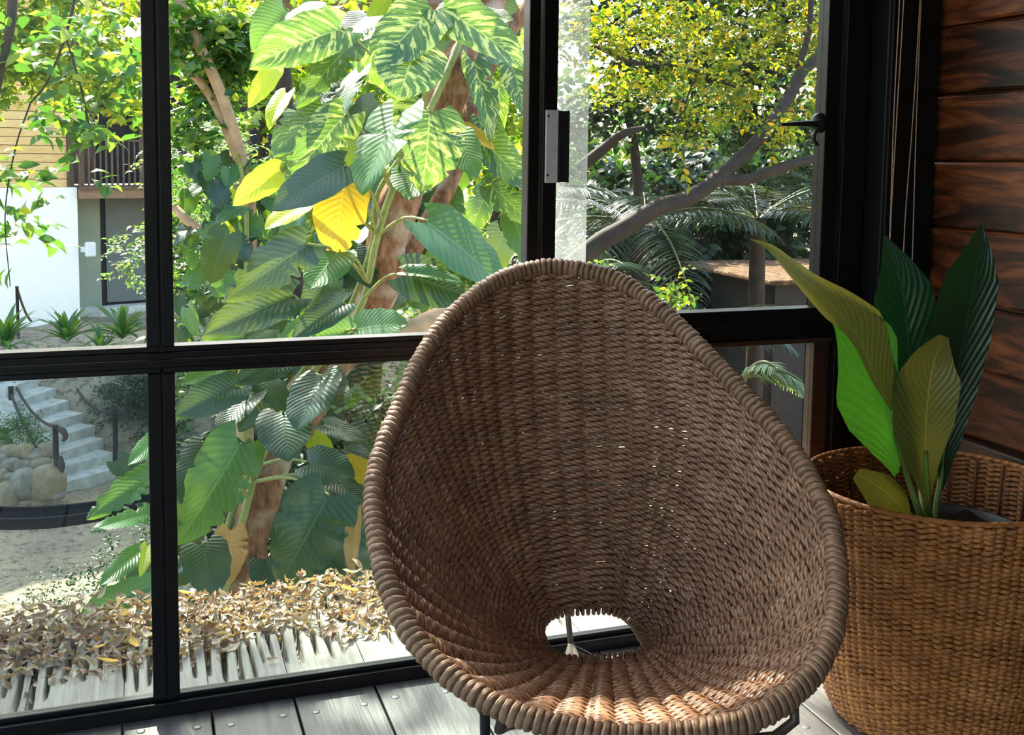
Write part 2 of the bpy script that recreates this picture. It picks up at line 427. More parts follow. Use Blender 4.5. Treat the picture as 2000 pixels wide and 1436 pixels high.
# pull handle: aluminium plate + dark channel
zt, zb = aty(1080, 215, YW)[2], aty(1080, 357, YW)[2]
xl, xm, xr = aty(1063, 286, YW)[0], aty(1087, 286, YW)[0], aty(1108, 286, YW)[0]
hd = bar('pull_handle', (xl, y0 - .010, zb), (xm, y0 - .004, zt), sash, .0012, M['alu'])
hd['label'] = 'scuffed aluminium handle plate'
boxes('grip_channel', [((xm, y0 - .010, zb + .001), (xm + .006, y0 + .012, zt - .001)), ((xm + .006, y0 + .004, zb + .001), (xr - .005, y0 + .010, zt - .001)), ((xr - .005, y0 - .012, zb + .001), (xr, y0 + .012, zt - .001))], M['darkmetal'], hd)
for q in (.085, .895):
    s = link('screw', mesh_from('screw', *disc(.0028, .0012, 10), mats=[M['darkmetal']]), hd, loc=(xl + .005, y0 - .010, zt + (zb - zt) * q), rot=(math.pi / 2, 0, 0))
# lever latch on the right stile
lv = aty(1600, 242, YW - .02); tip = aty(1525, 243, YW - .035)
lt = tube_obj('latch_lever', [lv, lv + (tip - lv) * .4 + np.array([0, -.006, .001]), tip], [.0085, .0065, .0042], M['darkmetal'], sash, 8, n=10)
cV, cF = blob((lv[0] + .004, YW - .012, lv[2] + .002), (.017, .014, .024), 3, 8, 10, .06); link('latch_boss', mesh_from('latch_boss', cV, cF, mats=[M['darkmetal']]), sash)
tube_obj('latch_arm', [lv + np.array([-.004, .004, -.01]), lv + np.array([-.01, .006, -.035]), lv + np.array([.004, .008, -.052])], .005, M['darkmetal'], sash, 6, n=8)

# bead chains of the blind
def bead_chain(name, label, strands):
    bv, bf = blob((0, 0, 0), (1, 1, 1), 1, 5, 6, 0)
    parts = []
    for P in strands:
        P = spline(np.array(P), 900)
        s = np.concatenate([[0], np.cumsum(np.linalg.norm(np.diff(P, axis=0), axis=1))])
        q = np.arange(0, s[-1], .0037)
        C_ = np.stack([np.interp(q, s, P[:, k]) for k in range(3)], 1)
        V = (C_[:, None] + bv[None] * .0015).reshape(-1, 3)
        Fa = (bf[None] + (np.arange(len(q)) * len(bv))[:, None, None]).reshape(-1, 4)
        parts.append((V, Fa))
        Vt, Ft, _ = tube(P[::12], .0005, 4); parts.append((Vt, Ft))
    V, Fs, _ = join(parts)
    return tag(link(name, mesh_from(name, V, Fs, mats=[M['bead']])), label, 'chain', 'blind bead chains')
M['bead'] = m_plain('pale_beads', (.62, .42, .30), .4, .5, 0, .1)
yc = YW - .10
def cpt(x, y): return aty(x, y, yc)
bead_chain('bead_chain', 'thin beaded blind chain nearest the window, hanging in front of the black post', [[cpt(1760, -150), cpt(1757, 0), cpt(1746, 220), cpt(1738, 456), cpt(1724, 730), cpt(1722, 860)], [cpt(1768, -150), cpt(1765, 0), cpt(1752, 220), cpt(1739, 456), cpt(1730, 730), cpt(1722, 860)]])
bead_chain('bead_chain', 'thin beaded blind chain nearest the plank wall, its two strands spread', [[cpt(1804, -150), cpt(1797, 0), cpt(1783, 230), cpt(1766, 465), cpt(1762, 700), cpt(1770, 905)], [cpt(1806, -150), cpt(1799, 0), cpt(1790, 230), cpt(1783, 470), cpt(1776, 700), cpt(1770, 905)]])

# ------------------------------------------------------------------ woven cone chair
chair = thing('cone_chair', 'round woven brown rope lounge chair with a hole in its seat', 'chair')
RIM_PX = [(1090,522),(1200,545),(1290,605),(1380,693),(1460,778),(1530,855),(1587,942),(1622,1022),(1636,1130),(1630,1220),(1600,1298),(1550,1356),(1478,1402),(1400,1424),(1300,1437),(1200,1438),(1080,1416),(1000,1393),(935,1360),(862,1306),(803,1237),(754,1130),(733,1020),(731,960),(744,890),(779,800),(829,690),(879,622),(944,566),(1012,533)]
AZ = math.radians(10)
SL = (.92 - .35) / (2.05 - 1.28)
p0 = aty(1080, 522, 2.05)
npl = np.array([-SL * math.sin(AZ), -SL * math.cos(AZ), 1.])
def on_plane(px, n, p):
    d = ray(*px); return CAM + d * (n @ (p - CAM)) / (n @ d)
rimP = np.array([on_plane(p, npl, p0) for p in RIM_PX])
e1 = np.array([math.cos(AZ), -math.sin(AZ), 0]); e2 = np.array([math.sin(AZ), math.cos(AZ), 0])
NR = 800
# start at the front centre, go left -> top -> right
rim = spline(rimP[::-1], NR, True)
front_i = int(np.argmin(np.linalg.norm(rim - on_plane((1165, 1438), npl, p0), axis=1)))
rim = np.roll(rim, -front_i, 0)
if rim[60][0] > rim[0][0]: rim = np.roll(rim[::-1], 1, 0)
back_i = int(np.argmin(np.linalg.norm(rim - on_plane((1095, 522), npl, p0), axis=1)))
HZ = .245
ha, hb = atz(1060, 1258, HZ), atz(1257, 1250, HZ)
hf, hk = atz(1155, 1292, HZ), atz(1157, 1213, HZ)
hc = (ha + hb + hf + hk) / 4; hc[2] = HZ
hw = np.linalg.norm(hb - ha) / 2; hd_ = np.linalg.norm(hk - hf) / 2
th = np.linspace(0, 2 * np.pi, 1200, endpoint=False)
ex = .62
cxp = np.sign(-np.sin(th)) * np.abs(np.sin(th)) ** ex; cyp = -np.sign(np.cos(th)) * np.abs(np.cos(th)) ** ex
hole = hc + hw * cxp[:, None] * e1 + hd_ * cyp[:, None] * e2
hole[:, 2] += .020 * np.clip(cyp, 0, 1) ** 2
hs = np.concatenate([[0], np.cumsum(np.linalg.norm(np.diff(np.concatenate([hole, hole[:1]]), axis=0), axis=1))])
def hole_at(g):
    q = (g % 1) * hs[-1]; H = np.concatenate([hole, hole[:1]])
    return np.stack([np.interp(q, hs, H[:, k]) for k in range(3)], -1)
def rim_at(u):
    q = (u % 1) * NR; H = np.concatenate([rim, rim[:1]])
    return np.stack([np.interp(q, np.arange(NR + 1), H[:, k]) for k in range(3)], -1)
ub = back_i / NR
uk = np.array([0, .075, .25, ub - .06, ub, ub + .06, .75, .925, 1]); gk = np.array([0, .155, .25, .335, .5, .665, .75, .845, 1])
def gmap(u):
    u = u % 1; s_ = 0
    for d in np.linspace(-.03, .03, 7):
        uu = u + d; w = np.floor(uu); s_ = s_ + np.interp(uu - w, uk, gk) + w
    return s_ / 7
def surf(u, s):
    u = np.asarray(u, float); s = np.asarray(s, float)[..., None]
    H = hole_at(gmap(u)); R_ = rim_at(u)
    mid = (H * .55 + R_ * .45)
    o = mid - hc; o[..., 2] = 0; o = nrm(o)
    back = (.5 - .5 * np.cos(2 * np.pi * u))[..., None]
    Cc = mid + o * (.015 + .060 * back) - np.array([0, 0, 1.]) * (.010 + .050 * np.sin(np.pi * np.clip(u, 0, 1))[..., None] ** .6)
    return (1 - s) ** 2 * H + 2 * s * (1 - s) * Cc + s * s * R_
NRIB = 54
uu = np.linspace(0, 1, 721)
ss = np.linspace(0, 1, 30)
UU, SS = np.meshgrid(uu, ss, indexing='ij')
SG = surf(UU, SS)
seg = np.linalg.norm(np.diff(SG, axis=1), axis=2)
Lr = np.interp
ribL = seg.sum(1)
arc = np.concatenate([np.zeros((len(uu), 1)), np.cumsum(seg, 1)], 1)
inner = np.array([hc[0] - .05, 1.45, .75])
def surf_d(u, d):
    """point at arc distance d from the hole edge along rib u, with normal and rib direction"""
    s = np.empty_like(u)
    iu = np.clip((u % 1) * 720, 0, 719.999); i0 = iu.astype(int); f = iu - i0
    for i in range(len(u)):
        a = arc[i0[i]] * (1 - f[i]) + arc[i0[i] + 1] * f[i]
        s[i] = np.interp(d[i], a, ss)
    p = surf(u, s); ps = surf(u, np.clip(s + .01, 0, 1.02)) - surf(u, s - .01); pu = surf(u + .002, s) - surf(u - .002, s)
    ts = nrm(ps); n = nrm(np.cross(pu, ps)); sg = np.sign(np.einsum('ij,ij->i', n, inner - p)); n = n * np.where(sg == 0, 1, sg)[:, None]
    return p, n, ts
def strand_pair(p, n, t, phi, a, b, r, sides=6, jit=0):
    parts = []
    s = np.concatenate([[0], np.cumsum(np.linalg.norm(np.diff(p, axis=0), axis=1))])
    k = np.linspace(0, 2 * np.pi, sides, endpoint=False)
    T = nrm(np.gradient(p, axis=0))
    for w in (0, np.pi):
        c = p + n * (a * np.cos(phi + w))[:, None] + t * (b * np.sin(phi + w))[:, None]
        T = nrm(np.gradient(c, axis=0)); A = nrm(np.cross(T, n)); B = np.cross(A, T)
        rr = r * (.88 + .18 * np.cos(phi + w))
        c = c + t * (jit * np.cos(phi))[:, None]
        V = c[:, None] + rr[:, None, None] * (np.cos(k)[None, :, None] * A[:, None] + np.sin(k)[None, :, None] * B[:, None] )
        UV = np.stack([np.repeat(s, sides), np.tile(k / 2 / np.pi, len(p))], 1)
        parts.append((V.reshape(-1, 3), grid_faces(len(p), sides, False, True), UV))
    return join(parts)
weave = link('woven_seat', None, chair)
pitch_u = lambda u: .0119 + .0008 * np.sin(np.pi * np.clip(u, 0, 1)) ** 2 + .0010 * np.clip(np.sin(2 * np.pi * (u - .5)), 0, 1)
k = 0
while True:
    ug = np.linspace(0, 1, NRIB * 7 + 1)
    L = np.interp(ug, uu, ribL)
    d = .012 + k * pitch_u(ug) + .0012 * np.sin(ug * 12 * np.pi + k) * (k > 3)
    ok = d < L - .013
    if not ok.any(): break
    # contiguous runs, rolled so that a gap starts the array
    if ok.all(): runs = [np.concatenate([np.arange(len(ug)), [1, 2, 3]])]
    else:
        st = int(np.argmin(ok)); n0 = len(ug) - 1
        order = (np.arange(n0) + st) % n0; runs = []; cur = []
        for i in order:
            if ok[i]: cur.append(i)
            elif cur: runs.append(np.array(cur)); cur = []
        if cur: runs.append(np.array(cur))
    for r_ in runs:
        if len(r_) < 12: continue
        uq = ug[r_].copy(); wrap = np.where(np.diff(uq, prepend=uq[0]) < -.5)[0]
        for w in wrap: uq[w:] += 1
        dq = d[r_]
        p, n, t = surf_d(uq % 1, dq)
        near = k < 9
        fr = np.abs(((uq + .5) % 1) - .5)           # 0 at the front
        if near:
            dens = np.where(fr < .10, 1.0, .5)
            phi = np.pi * np.concatenate([[0], np.cumsum(np.diff(uq) * NRIB * (dens[1:] + dens[:-1]) / 2)])
            if ok.all(): phi = phi * (32 * np.pi / phi[-4])
        else: phi = np.pi * uq * NRIB
        V, Fs, UV = strand_pair(p, n, t, phi + .35 * (k % 2), .0062, .0026, .0062 * (1 + .05 * math.sin(k * 1.7)))
        link('rope_row', mesh_from('rope_row', V, Fs, UV, mats=[M['rope']]), weave)
    k += 1
for i in range(NRIB):
    u0 = (i + .5) / NRIB
    d = np.linspace(-.002, float(np.interp(u0, uu, ribL)), 24)
    p, n, t = surf_d(np.full(24, u0), np.clip(d, 0, None))
    V, F, UV = tube(p - n * .001, .0032, 6)
    link('warp_cord', mesh_from('warp_cord', V, F, UV, mats=[M['rib']]), weave)
# rim: steel hoop bound with coils
rimP2 = spline(rim[::8], 200, True)
V, F, UV = tube(rimP2, .0125, 10, True); link('rim_hoop', mesh_from('rim_hoop', V, F, UV, mats=[M['rib']]), chair)
def torus(R_, r, n=16, m=7, squash=1.0):
    a = np.linspace(0, 2 * np.pi, n, endpoint=False); b = np.linspace(0, 2 * np.pi, m, endpoint=False)
    A, B = np.meshgrid(a, b, indexing='ij')
    V = np.stack([(R_ + r * np.cos(B)) * np.cos(A), (R_ + r * np.cos(B)) * np.sin(A), r * squash * np.sin(B)], -1).reshape(-1, 3)
    UV = np.stack([A.ravel() / 2 / np.pi, B.ravel() / 2 / np.pi], 1)
    return V, grid_faces(n, m, True, True), UV
coil_me = []
for q in range(4):
    V, F, UV = torus(.0135, .0050, 16, 7, 1.25); V = V + rng.normal(size=V.shape) * .00045
    coil_me.append(mesh_from('binding_coil', V, F, UV, mats=[M['rimrope']]))
def coils(P, count, name, scale=1.0, lean=.28):
    Q = spline(P, count, True)
    for i in range(count):
        t = nrm(Q[(i + 1) % count] - Q[i - 1])
        z = Vector(t); side = Vector(nrm(np.cross(t, [0, 0, 1.])))
        z = (z + side * lean + Vector(rng.normal(size=3) * .06)).normalized()
        rot = z.to_track_quat('Z', 'X').to_matrix().to_4x4()
        s = scale * float(rng.uniform(.94, 1.07))
        mw = Matrix.Translation(Vector(Q[i])) @ rot @ Matrix.Rotation(float(rng.uniform(0, 6)), 4, 'Z') @ Matrix.Diagonal((s, s, scale, 1))
        link(name, coil_me[i % 4], chair, mw=mw)
coils(rim[::8], 232, 'binding_coil')
coils(hole[::20] + np.array([0, 0, .004]), 58, 'edge_coil', .62)
# metal rod frame under the bowl
R0 = .0078
def on_rim(px):
    return rim[int(np.argmin([np.hypot(*(px_at(q) - px)) for q in rim]))]
fl, fr_ = on_rim((945, 1370)), on_rim((1548, 1360))
def rod(P, r=R0, n=24, name='frame_rod'): return tube_obj(name, P, r, M['rod'] if name == 'frame_rod' else M['darkmetal'], chair, 8, n=n)
nodep = atz(1115, 1262, .13)
rod([fl + [0, 0, -.004], fl + [.004, .01, -.12], fl + [-.005, .02, -fl[2] + .008]], name='leg')
rf = fr_ + np.array([.0, .0, -.03])
rod([fr_ + [.002, 0, .004], fr_ + [.006, -.002, -.030], fr_ + [-.004, -.006, -.048], fr_ + [-.03, -.008, -.053], fr_ + [-.10, .02, -.062], fr_ + [-.22, .12, -.10], nodep])
rod([fl + [.03, .0, -.015], fl + [.02, -.005, -.045], fl + [.05, .03, -.06], fl + [.16, .12, -.10], nodep])
rod([fr_ + [-.20, .08, -.09], fr_ + [-.17, .06, -.20], fr_ + [-.14, .05, -fr_[2] + .008]], name='leg')
bk = surf(np.array([ub]), np.array([.35]))[0] + np.array([0, .03, -.01])
bs1, bs2 = nodep + np.array([-.10, .05, 0]), nodep + np.array([.12, .05, 0])
rod([bk, bk + [0, .02, -.10], [bk[0] * .3 + nodep[0] * .7, bk[1] * .3 + nodep[1] * .7, nodep[2] + .05], nodep], .0065)
rod([nodep, [nodep[0] - .035, nodep[1] + .0, .075], [nodep[0] - .09, nodep[1] + .0, .0085]], .005, name='leg')
rod([nodep, [nodep[0] + .07, nodep[1] + .0, .085], [nodep[0] + .16, nodep[1] + .0, .0085]], .005, name='leg')
rod([nodep, nodep + [0.002, .012, -.06], [nodep[0] + .004, nodep[1] + .03, .0085]], .0065, name='leg')

# ------------------------------------------------------------------ basket planter
BC, BR, BZ = np.array([1.531, 1.743]), .258, .487
bas = thing('basket_planter', 'tall woven orange-brown basket planter standing in the corner', 'basket')
def bas_r(z): return BR * (.73 + .27 * np.clip(z / BZ, 0, 1) ** .7 - .06 * np.clip(1 - z / .05, 0, 1) ** 2)
wv = link('woven_wall', None, bas)
NB = 82; nrow = 46
for i in range(nrow):
    z = .006 + (BZ - .012) * i / (nrow - 1)
    a = np.linspace(0, 2 * np.pi, NB * 5 + 1); g = np.random.default_rng(900 + i)
    r = bas_r(z) + .0015 * np.sin(a * 3 + i * .4)
    zz = z + .0012 * np.sin(a * 5 + i)
    p = np.stack([BC[0] + r * np.cos(a), BC[1] + r * np.sin(a), zz], 1)
    n = np.stack([np.cos(a), np.sin(a), 0 * a], 1); t = np.tile([0, 0, 1.], (len(a), 1))
    V, Fs, UV = strand_pair(p, n, t, a * NB / 2 + .15 * g.normal(), .0052, .0012, .0056, 5, .0024)
    link('weave_row', mesh_from('weave_row', V, Fs, UV, mats=[M['basket']]), wv)
for i in range(27):
    a = 2 * np.pi * i / 27 + .05; zq = np.linspace(.01, BZ, 8)
    P = np.stack([BC[0] + (bas_r(zq) - .0085) * np.cos(a), BC[1] + (bas_r(zq) - .0085) * np.sin(a), zq], 1)
    V, F, UV = tube(P, .0035, 6); link('stake', mesh_from('stake', V, F, UV, mats=[M['stake']]), bas)
a = np.linspace(0, 2 * np.pi, 120, endpoint=False)
P = np.stack([BC[0] + bas_r(BZ) * np.cos(a), BC[1] + bas_r(BZ) * np.sin(a), BZ + .004 + 0 * a], 1)
V, F, UV = tube(P, .0055, 8, True); link('rim_band', mesh_from('rim_band', V, F, UV, mats=[M['basket']]), bas)
# inner pot and soil
th2 = np.linspace(0, 2 * np.pi, 48, endpoint=False); ri = BR * .84
V = np.concatenate([np.stack([BC[0] + r * np.cos(th2), BC[1] + r * np.sin(th2), np.full(48, z)], 1) for r, z in ((.14, .01), (ri, .385), (ri - .006, .385), (ri - .01, .36))])
link('inner_pot', mesh_from('inner_pot', V, grid_faces(4, 48, False, True), mats=[M['plastic']]), bas)
rr = np.linspace(.0, ri - .008, 9)
V = np.concatenate([np.stack([BC[0] + r * np.cos(th2), BC[1] + r * np.sin(th2), .366 + .006 * rng.normal(size=48)], 1) for r in rr])
link('soil', mesh_from('soil', V, grid_faces(9, 48, False, True), mats=[M['soil']]), bas)
V = np.concatenate([np.stack([BC[0] + r * np.cos(th2), BC[1] + r * np.sin(th2), np.full(48, .006)], 1) for r in (0.001, .165)])
link('base', mesh_from('base', V, grid_faces(2, 48, False, True), mats=[M['stake']]), bas)

# ------------------------------------------------------------------ paddle-leaved plant in the basket
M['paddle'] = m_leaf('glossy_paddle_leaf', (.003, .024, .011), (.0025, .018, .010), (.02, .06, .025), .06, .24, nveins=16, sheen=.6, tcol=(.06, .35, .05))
M['paddle_lit'] = m_leaf('backlit_paddle_leaf', (.008, .060, .014), (.008, .055, .014), (.05, .14, .04), .26, .28, nveins=16, sheen=.6, tcol=(.22, .80, .03))  # brighter, more translucent copy: light through the blade put into the colour
M['paddle_old'] = m_leaf('olive_paddle_leaf', (.070, .085, .012), (.08, .085, .014), (.30, .26, .05), .14, .36, nveins=18, tcol=(.5, .45, .04))
M['paddle_yel'] = m_leaf('yellowing_paddle_leaf', (.17, .16, .025), (.20, .17, .03), (.35, .32, .07), .20, .4, nveins=18, tcol=(.6, .55, .06))
M['stemg'] = m_plain('green_petiole', (.10, .17, .03), .4, .5, 0, .3)
plant = thing('paddle_plant', 'potted plant with long upright paddle leaves in the basket', 'plant')
def ribbon_leaf(name, mid, wl, wr, side, fold, mat, parent, n=26, m=7, wave=.0012, second=None):
    """blade along midrib polyline mid (3D). wl / wr widths on both sides at stations; side = lateral axis per station; fold = lift of both edges"""
    C_ = spline(np.array(mid), n); T = nrm(np.gradient(C_, axis=0)); q = np.linspace(0, 1, n)
    f = lambda w: np.interp(q, np.linspace(0, 1, len(w)), w)
    S = np.stack([np.interp(q, np.linspace(0, 1, len(side)), np.array(side)[:, k]) for k in range(3)], 1)
    S = nrm(S - T * np.einsum('ij,ij->i', S, T)[:, None]); N_ = np.cross(S, T)
    fo = f(fold)
    rows = []; uv = []
    x = np.linspace(-1, 1, 2 * m + 1)
    for xi in x:
        w = f(wl) if xi < 0 else f(wr)
        # gentle concave section, vein ripples
        rows.append(C_ + S * (xi * w)[:, None] + N_ * ((np.abs(xi) ** 1.3) * w * fo + wave * np.sin(q * 60 - abs(xi) * 8) * abs(xi))[:, None])
        uv.append(np.stack([np.full(n, .5 + xi / 2), q], 1))
    V = np.stack(rows, 1).reshape(-1, 3); UV = np.stack(uv, 1).reshape(-1, 2)
    return link(name, mesh_from(name, V, grid_faces(n, 2 * m + 1), UV, mats=[mat]), parent)
YP = 1.72
def pl(x, y, dy=0.0): return aty(x, y, YP + dy)
camx = MB[0]
base = np.array([1.50, 1.70, .372])
# 1 long arching leaf: underside above, green blade below
A = ribbon_leaf('leaf', [pl(1752, 925, -.02), pl(1735, 840, -.03), pl(1712, 740, -.04), pl(1680, 665, -.05), pl(1640, 610, -.05), pl(1590, 562, -.04), pl(1545, 520, -.02), pl(1505, 483, 0), pl(1466, 467, .01)],
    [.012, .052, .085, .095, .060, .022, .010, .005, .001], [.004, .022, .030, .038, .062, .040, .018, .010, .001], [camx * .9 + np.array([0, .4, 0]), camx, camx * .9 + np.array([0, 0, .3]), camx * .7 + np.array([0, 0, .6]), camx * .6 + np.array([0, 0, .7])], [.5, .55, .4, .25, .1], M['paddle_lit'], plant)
ribbon_leaf('leaf_underside', [pl(1744, 800, -.045), pl(1712, 742, -.055), pl(1680, 667, -.065), pl(1640, 612, -.066), pl(1590, 564, -.052), pl(1545, 521, -.03), pl(1505, 484, -.006), pl(1465, 467, .008)],
    [.004, .008, .012, .016, .026, .018, .010, .001], [.006, .040, .046, .060, .040, .020, .010, .001], [camx * .9 + np.array([0, 0, .2]), camx * .9 + np.array([0, 0, .4]), camx * .7 + np.array([0, 0, .6]), camx * .7 + np.array([0, 0, .7])], [-.1, .05, .1, .1], M['paddle_yel'], A)
# 2 dark back leaf
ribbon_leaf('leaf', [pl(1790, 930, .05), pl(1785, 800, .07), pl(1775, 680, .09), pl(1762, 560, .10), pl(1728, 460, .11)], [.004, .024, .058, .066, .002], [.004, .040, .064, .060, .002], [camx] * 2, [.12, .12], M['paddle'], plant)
# 3 tall right leaf
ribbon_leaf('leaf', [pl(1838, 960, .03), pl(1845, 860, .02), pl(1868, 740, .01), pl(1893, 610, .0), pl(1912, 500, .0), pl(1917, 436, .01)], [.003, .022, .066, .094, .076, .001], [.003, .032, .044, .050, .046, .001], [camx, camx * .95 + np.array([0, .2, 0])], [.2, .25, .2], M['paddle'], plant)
# 4 olive front paddle
ribbon_leaf('leaf', [pl(1812, 985, -.08), pl(1808, 900, -.09), pl(1810, 810, -.10), pl(1822, 720, -.10), pl(1842, 656, -.09)], [.003, .036, .068, .066, .008], [.003, .024, .052, .056, .010], [camx] * 2, [.18, .12, .1], M['paddle_old'], plant)
# 5 small low leaf
ribbon_leaf('leaf', [pl(1778, 1012, -.06), pl(1750, 980, -.07), pl(1715, 950, -.08), pl(1672, 925, -.08)], [.004, .030, .040, .012], [.004, .026, .030, .012], [camx * .5 + np.array([0, 0, .8])] * 2, [.15, .1], M['paddle_old'], plant)
# 6 backlit lower right edge of the tall leaf, built as a bright blade
ribbon_leaf('leaf', [pl(1832, 990, .05), pl(1850, 880, .06), pl(1872, 800, .07), pl(1890, 735, .08)], [.003, .018, .026, .002], [.003, .012, .012, .001], [camx] * 2, [.1, .1], M['paddle_lit'], plant)
for P, r in [([base + [-.01, 0, 0], pl(1800, 1015, -.05), pl(1772, 930, -.03), pl(1745, 840, -.03)], [.008, .007, .005]), ([base + [.015, .02, 0], pl(1806, 1010, 0), pl(1796, 930, .05), pl(1787, 840, .06)], [.007, .006, .004]), ([base + [.03, .02, 0], pl(1828, 1000, .02), pl(1838, 930, .03), pl(1846, 850, .02)], [.007, .006, .004]), ([base + [.02, -.02, 0], pl(1818, 1012, -.05), pl(1812, 960, -.085), pl(1808, 880, -.092)], [.007, .006, .004]), ([base + [-.02, -.02, 0], pl(1790, 1020, -.05), pl(1776, 1010, -.06)], [.004, .004, .003]), ([base + [.035, .03, 0], pl(1830, 1010, .04), pl(1838, 950, .055)], [.005, .004, .003])]:
    tube_obj('petiole', P, r, M['stemg'], plant, 7, n=16)

# ------------------------------------------------------------------ ledge outside the window
M['deadleaf'] = m_small_leaf('dry_leaf', [(0, (.26, .15, .09)), (.25, (.42, .31, .22)), (.5, (.58, .47, .36)), (.7, (.30, .15, .08)), (.85, (.50, .40, .31)), (1, (.16, .08, .05))], .2, .6, 1.1)
M['deadyellow'] = m_small_leaf('yellow_fallen_leaf', [(0, (.75, .42, .03)), (1, (.85, .55, .05))], .3, .5, 1.1)
ledge = tag(link('trim_1', None), 'bleached ledge of eroded ribbed boards outside the window', kind='structure')
LY0, LY1 = YW + .046, YW + .57
def ledge_h(x, y):
    t = (y - LY0) / (LY1 - LY0)
    st = .20 + .16 * np.sin(x * 21 + 1) * np.sin(x * 9.7) + .06 * np.sin(x * 57)
    d = np.clip((t - st) / .25, 0, 1); d = d * d * (3 - 2 * d)
    ph = x * 210 + 1.3 * np.sin(x * 23 + y * 3) + .8 * np.sin(y * 9 + x * 40)
    rb = np.abs(np.sin(ph * .5))
    return -.004 + .006 * t - d * .050 * np.clip((.62 - rb) / .35, 0, 1) - .0015 * np.sin(x * 400 + np.sin(y * 5) * 3) * (d * .5 + .3)
for i in range(len(seams) - 1):
    if seams[i + 1] < -1.1: continue
    g_ = .0008
    xs = np.linspace(seams[i] + g_, seams[i + 1] - g_, 80); ys = np.linspace(LY0, LY1, 40)
    X, Y = np.meshgrid(xs, ys, indexing='ij')
    Z = ledge_h(X, Y)
    V = np.stack([X, Y, Z], -1).reshape(-1, 3)
    link('ledge_board', mesh_from('ledge_board', V, grid_faces(80, 40)[:, ::-1], mats=[M['ledge']]), ledge)
box('ledge_body', (-1.1, LY0, -.16), (1.84, LY1 - .01, -.055), M['skirt'], ledge)

def leaf_pts(n=5, m=2, shape='ovate', curl=0.0, fold=.2, wave=0., twist=0.0, wid=.4):
    """small leaf of unit length along +y: grid (n+1)x(2m+1)"""
    v = np.linspace(0, 1, n + 1); x = np.linspace(-1, 1, 2 * m + 1)
    w = wid * np.sin(np.pi * v ** .8) ** .8 * (1 - .25 * v) if shape == 'ovate' else wid * np.sin(np.pi * v) ** .7
    w = np.maximum(w, .004)
    X = x[None] * w[:, None]; Yv = np.repeat(v[:, None], 2 * m + 1, 1)
    Z = np.abs(X) * fold + curl * (Yv - .5) ** 2 * 4 + wave * np.sin(v * 14)[:, None] * np.abs(x)[None] + twist * X * (Yv - .5)
    UV = np.stack([np.repeat((x / 2 + .5)[None], n + 1, 0), Yv], -1).reshape(-1, 2)
    return np.stack([X, Yv - .0, Z], -1).reshape(-1, 3), grid_faces(n + 1, 2 * m + 1), UV

def rot_mats(e):
    """euler array (n,3) -> (n,3,3)"""
    cx, sx, cy, sy, cz, sz = np.cos(e[:, 0]), np.sin(e[:, 0]), np.cos(e[:, 1]), np.sin(e[:, 1]), np.cos(e[:, 2]), np.sin(e[:, 2])
    R_ = np.empty((len(e), 3, 3))
    R_[:, 0, 0] = cz * cy; R_[:, 0, 1] = cz * sy * sx - sz * cx; R_[:, 0, 2] = cz * sy * cx + sz * sx
    R_[:, 1, 0] = sz * cy; R_[:, 1, 1] = sz * sy * sx + cz * cx; R_[:, 1, 2] = sz * sy * cx - cz * sx
    R_[:, 2, 0] = -sy; R_[:, 2, 1] = cy * sx; R_[:, 2, 2] = cy * cx
    return R_
def scatter(tmpls, P, R_, S):
    """joined mesh arrays of len(P) leaves; templates used in turn"""
    parts = []
    for i, (V, F, UV) in enumerate(tmpls):
        k = np.arange(i, len(P), len(tmpls))
        if not len(k): continue
        W = np.einsum('nij,vj->nvi', R_[k], V) * S[k][:, None, None] + P[k][:, None]
        parts.append((W.reshape(-1, 3), (F[None] + (np.arange(len(k)) * len(V))[:, None, None]).reshape(-1, F.shape[1]), np.tile(UV, (len(k), 1))))
    return join(parts)
dry_t = [leaf_pts(5, 2, 'ovate', c, f, w, tw, wd) for c, f, w, tw, wd in [(.18, .5, .03, .6, .20), (-.16, .7, .04, -.5, .16), (.28, .3, .05, 1.2, .21), (.1, 1.0, .03, .3, .14), (-.25, .4, .05, 1.0, .18)]]
g = np.random.default_rng(33)
def litter(n):
    out = []
    while len(out) < n:
        x = g.uniform(-.75, 1.7); t = g.beta(2.2, 1.3)
        t = t * .82 + .18
        lim = .36 + .10 * math.sin(x * 8) + .08 * math.sin(x * 19 + 2) + (.10 if x > .45 else 0)
        if t < lim and g.uniform() > .06: continue
        y = LY0 + (LY1 - LY0 + .02) * min(t, 1.0)
        mound = max(0, (t - lim)) * .045
        out.append((x, y, float(ledge_h(np.array(x), np.array(y))) + .004 + g.uniform(0, 1) * mound))
    return np.array(out)
LP = litter(5200)
eul = np.stack([g.normal(0, .45, len(LP)), g.normal(0, .45, len(LP)), g.uniform(0, 6.28, len(LP))], 1)
sz = g.uniform(.022, .050, len(LP))
RM = rot_mats(eul)
# the nearest, largest ones one by one
score = sz / (LP[:, 1] + .6 * np.abs(LP[:, 0] - .3)) + LP[:, 2] * .05
top = np.argsort(-score)[:290]
rest = np.setdiff1d(np.arange(len(LP)), top)
V, Fs, UV = scatter(dry_t, LP[rest], RM[rest], sz[rest])
tag(link('leaf_litter', mesh_from('leaf_litter', V, Fs, UV, mats=[M['deadleaf']])), 'thick drift of small dry brown leaves heaped on the bleached ledge', 'leaf litter', kind='stuff')
dry_me = [mesh_from('dry_leaf', *t, mats=[M['deadleaf']]) for t in dry_t]
def LLAB(p):
    a_ = 'beyond the left lower pane' if p[0] < .02 else ('beyond the middle lower pane' if p[0] < .62 else 'behind the woven chair')
    b_ = 'on the bare near edge' if (p[1] - LY0) / (LY1 - LY0) < .40 else 'in the drift along the outer ledge'
    return 'curled dry brown leaf %s, %s' % (b_, a_)
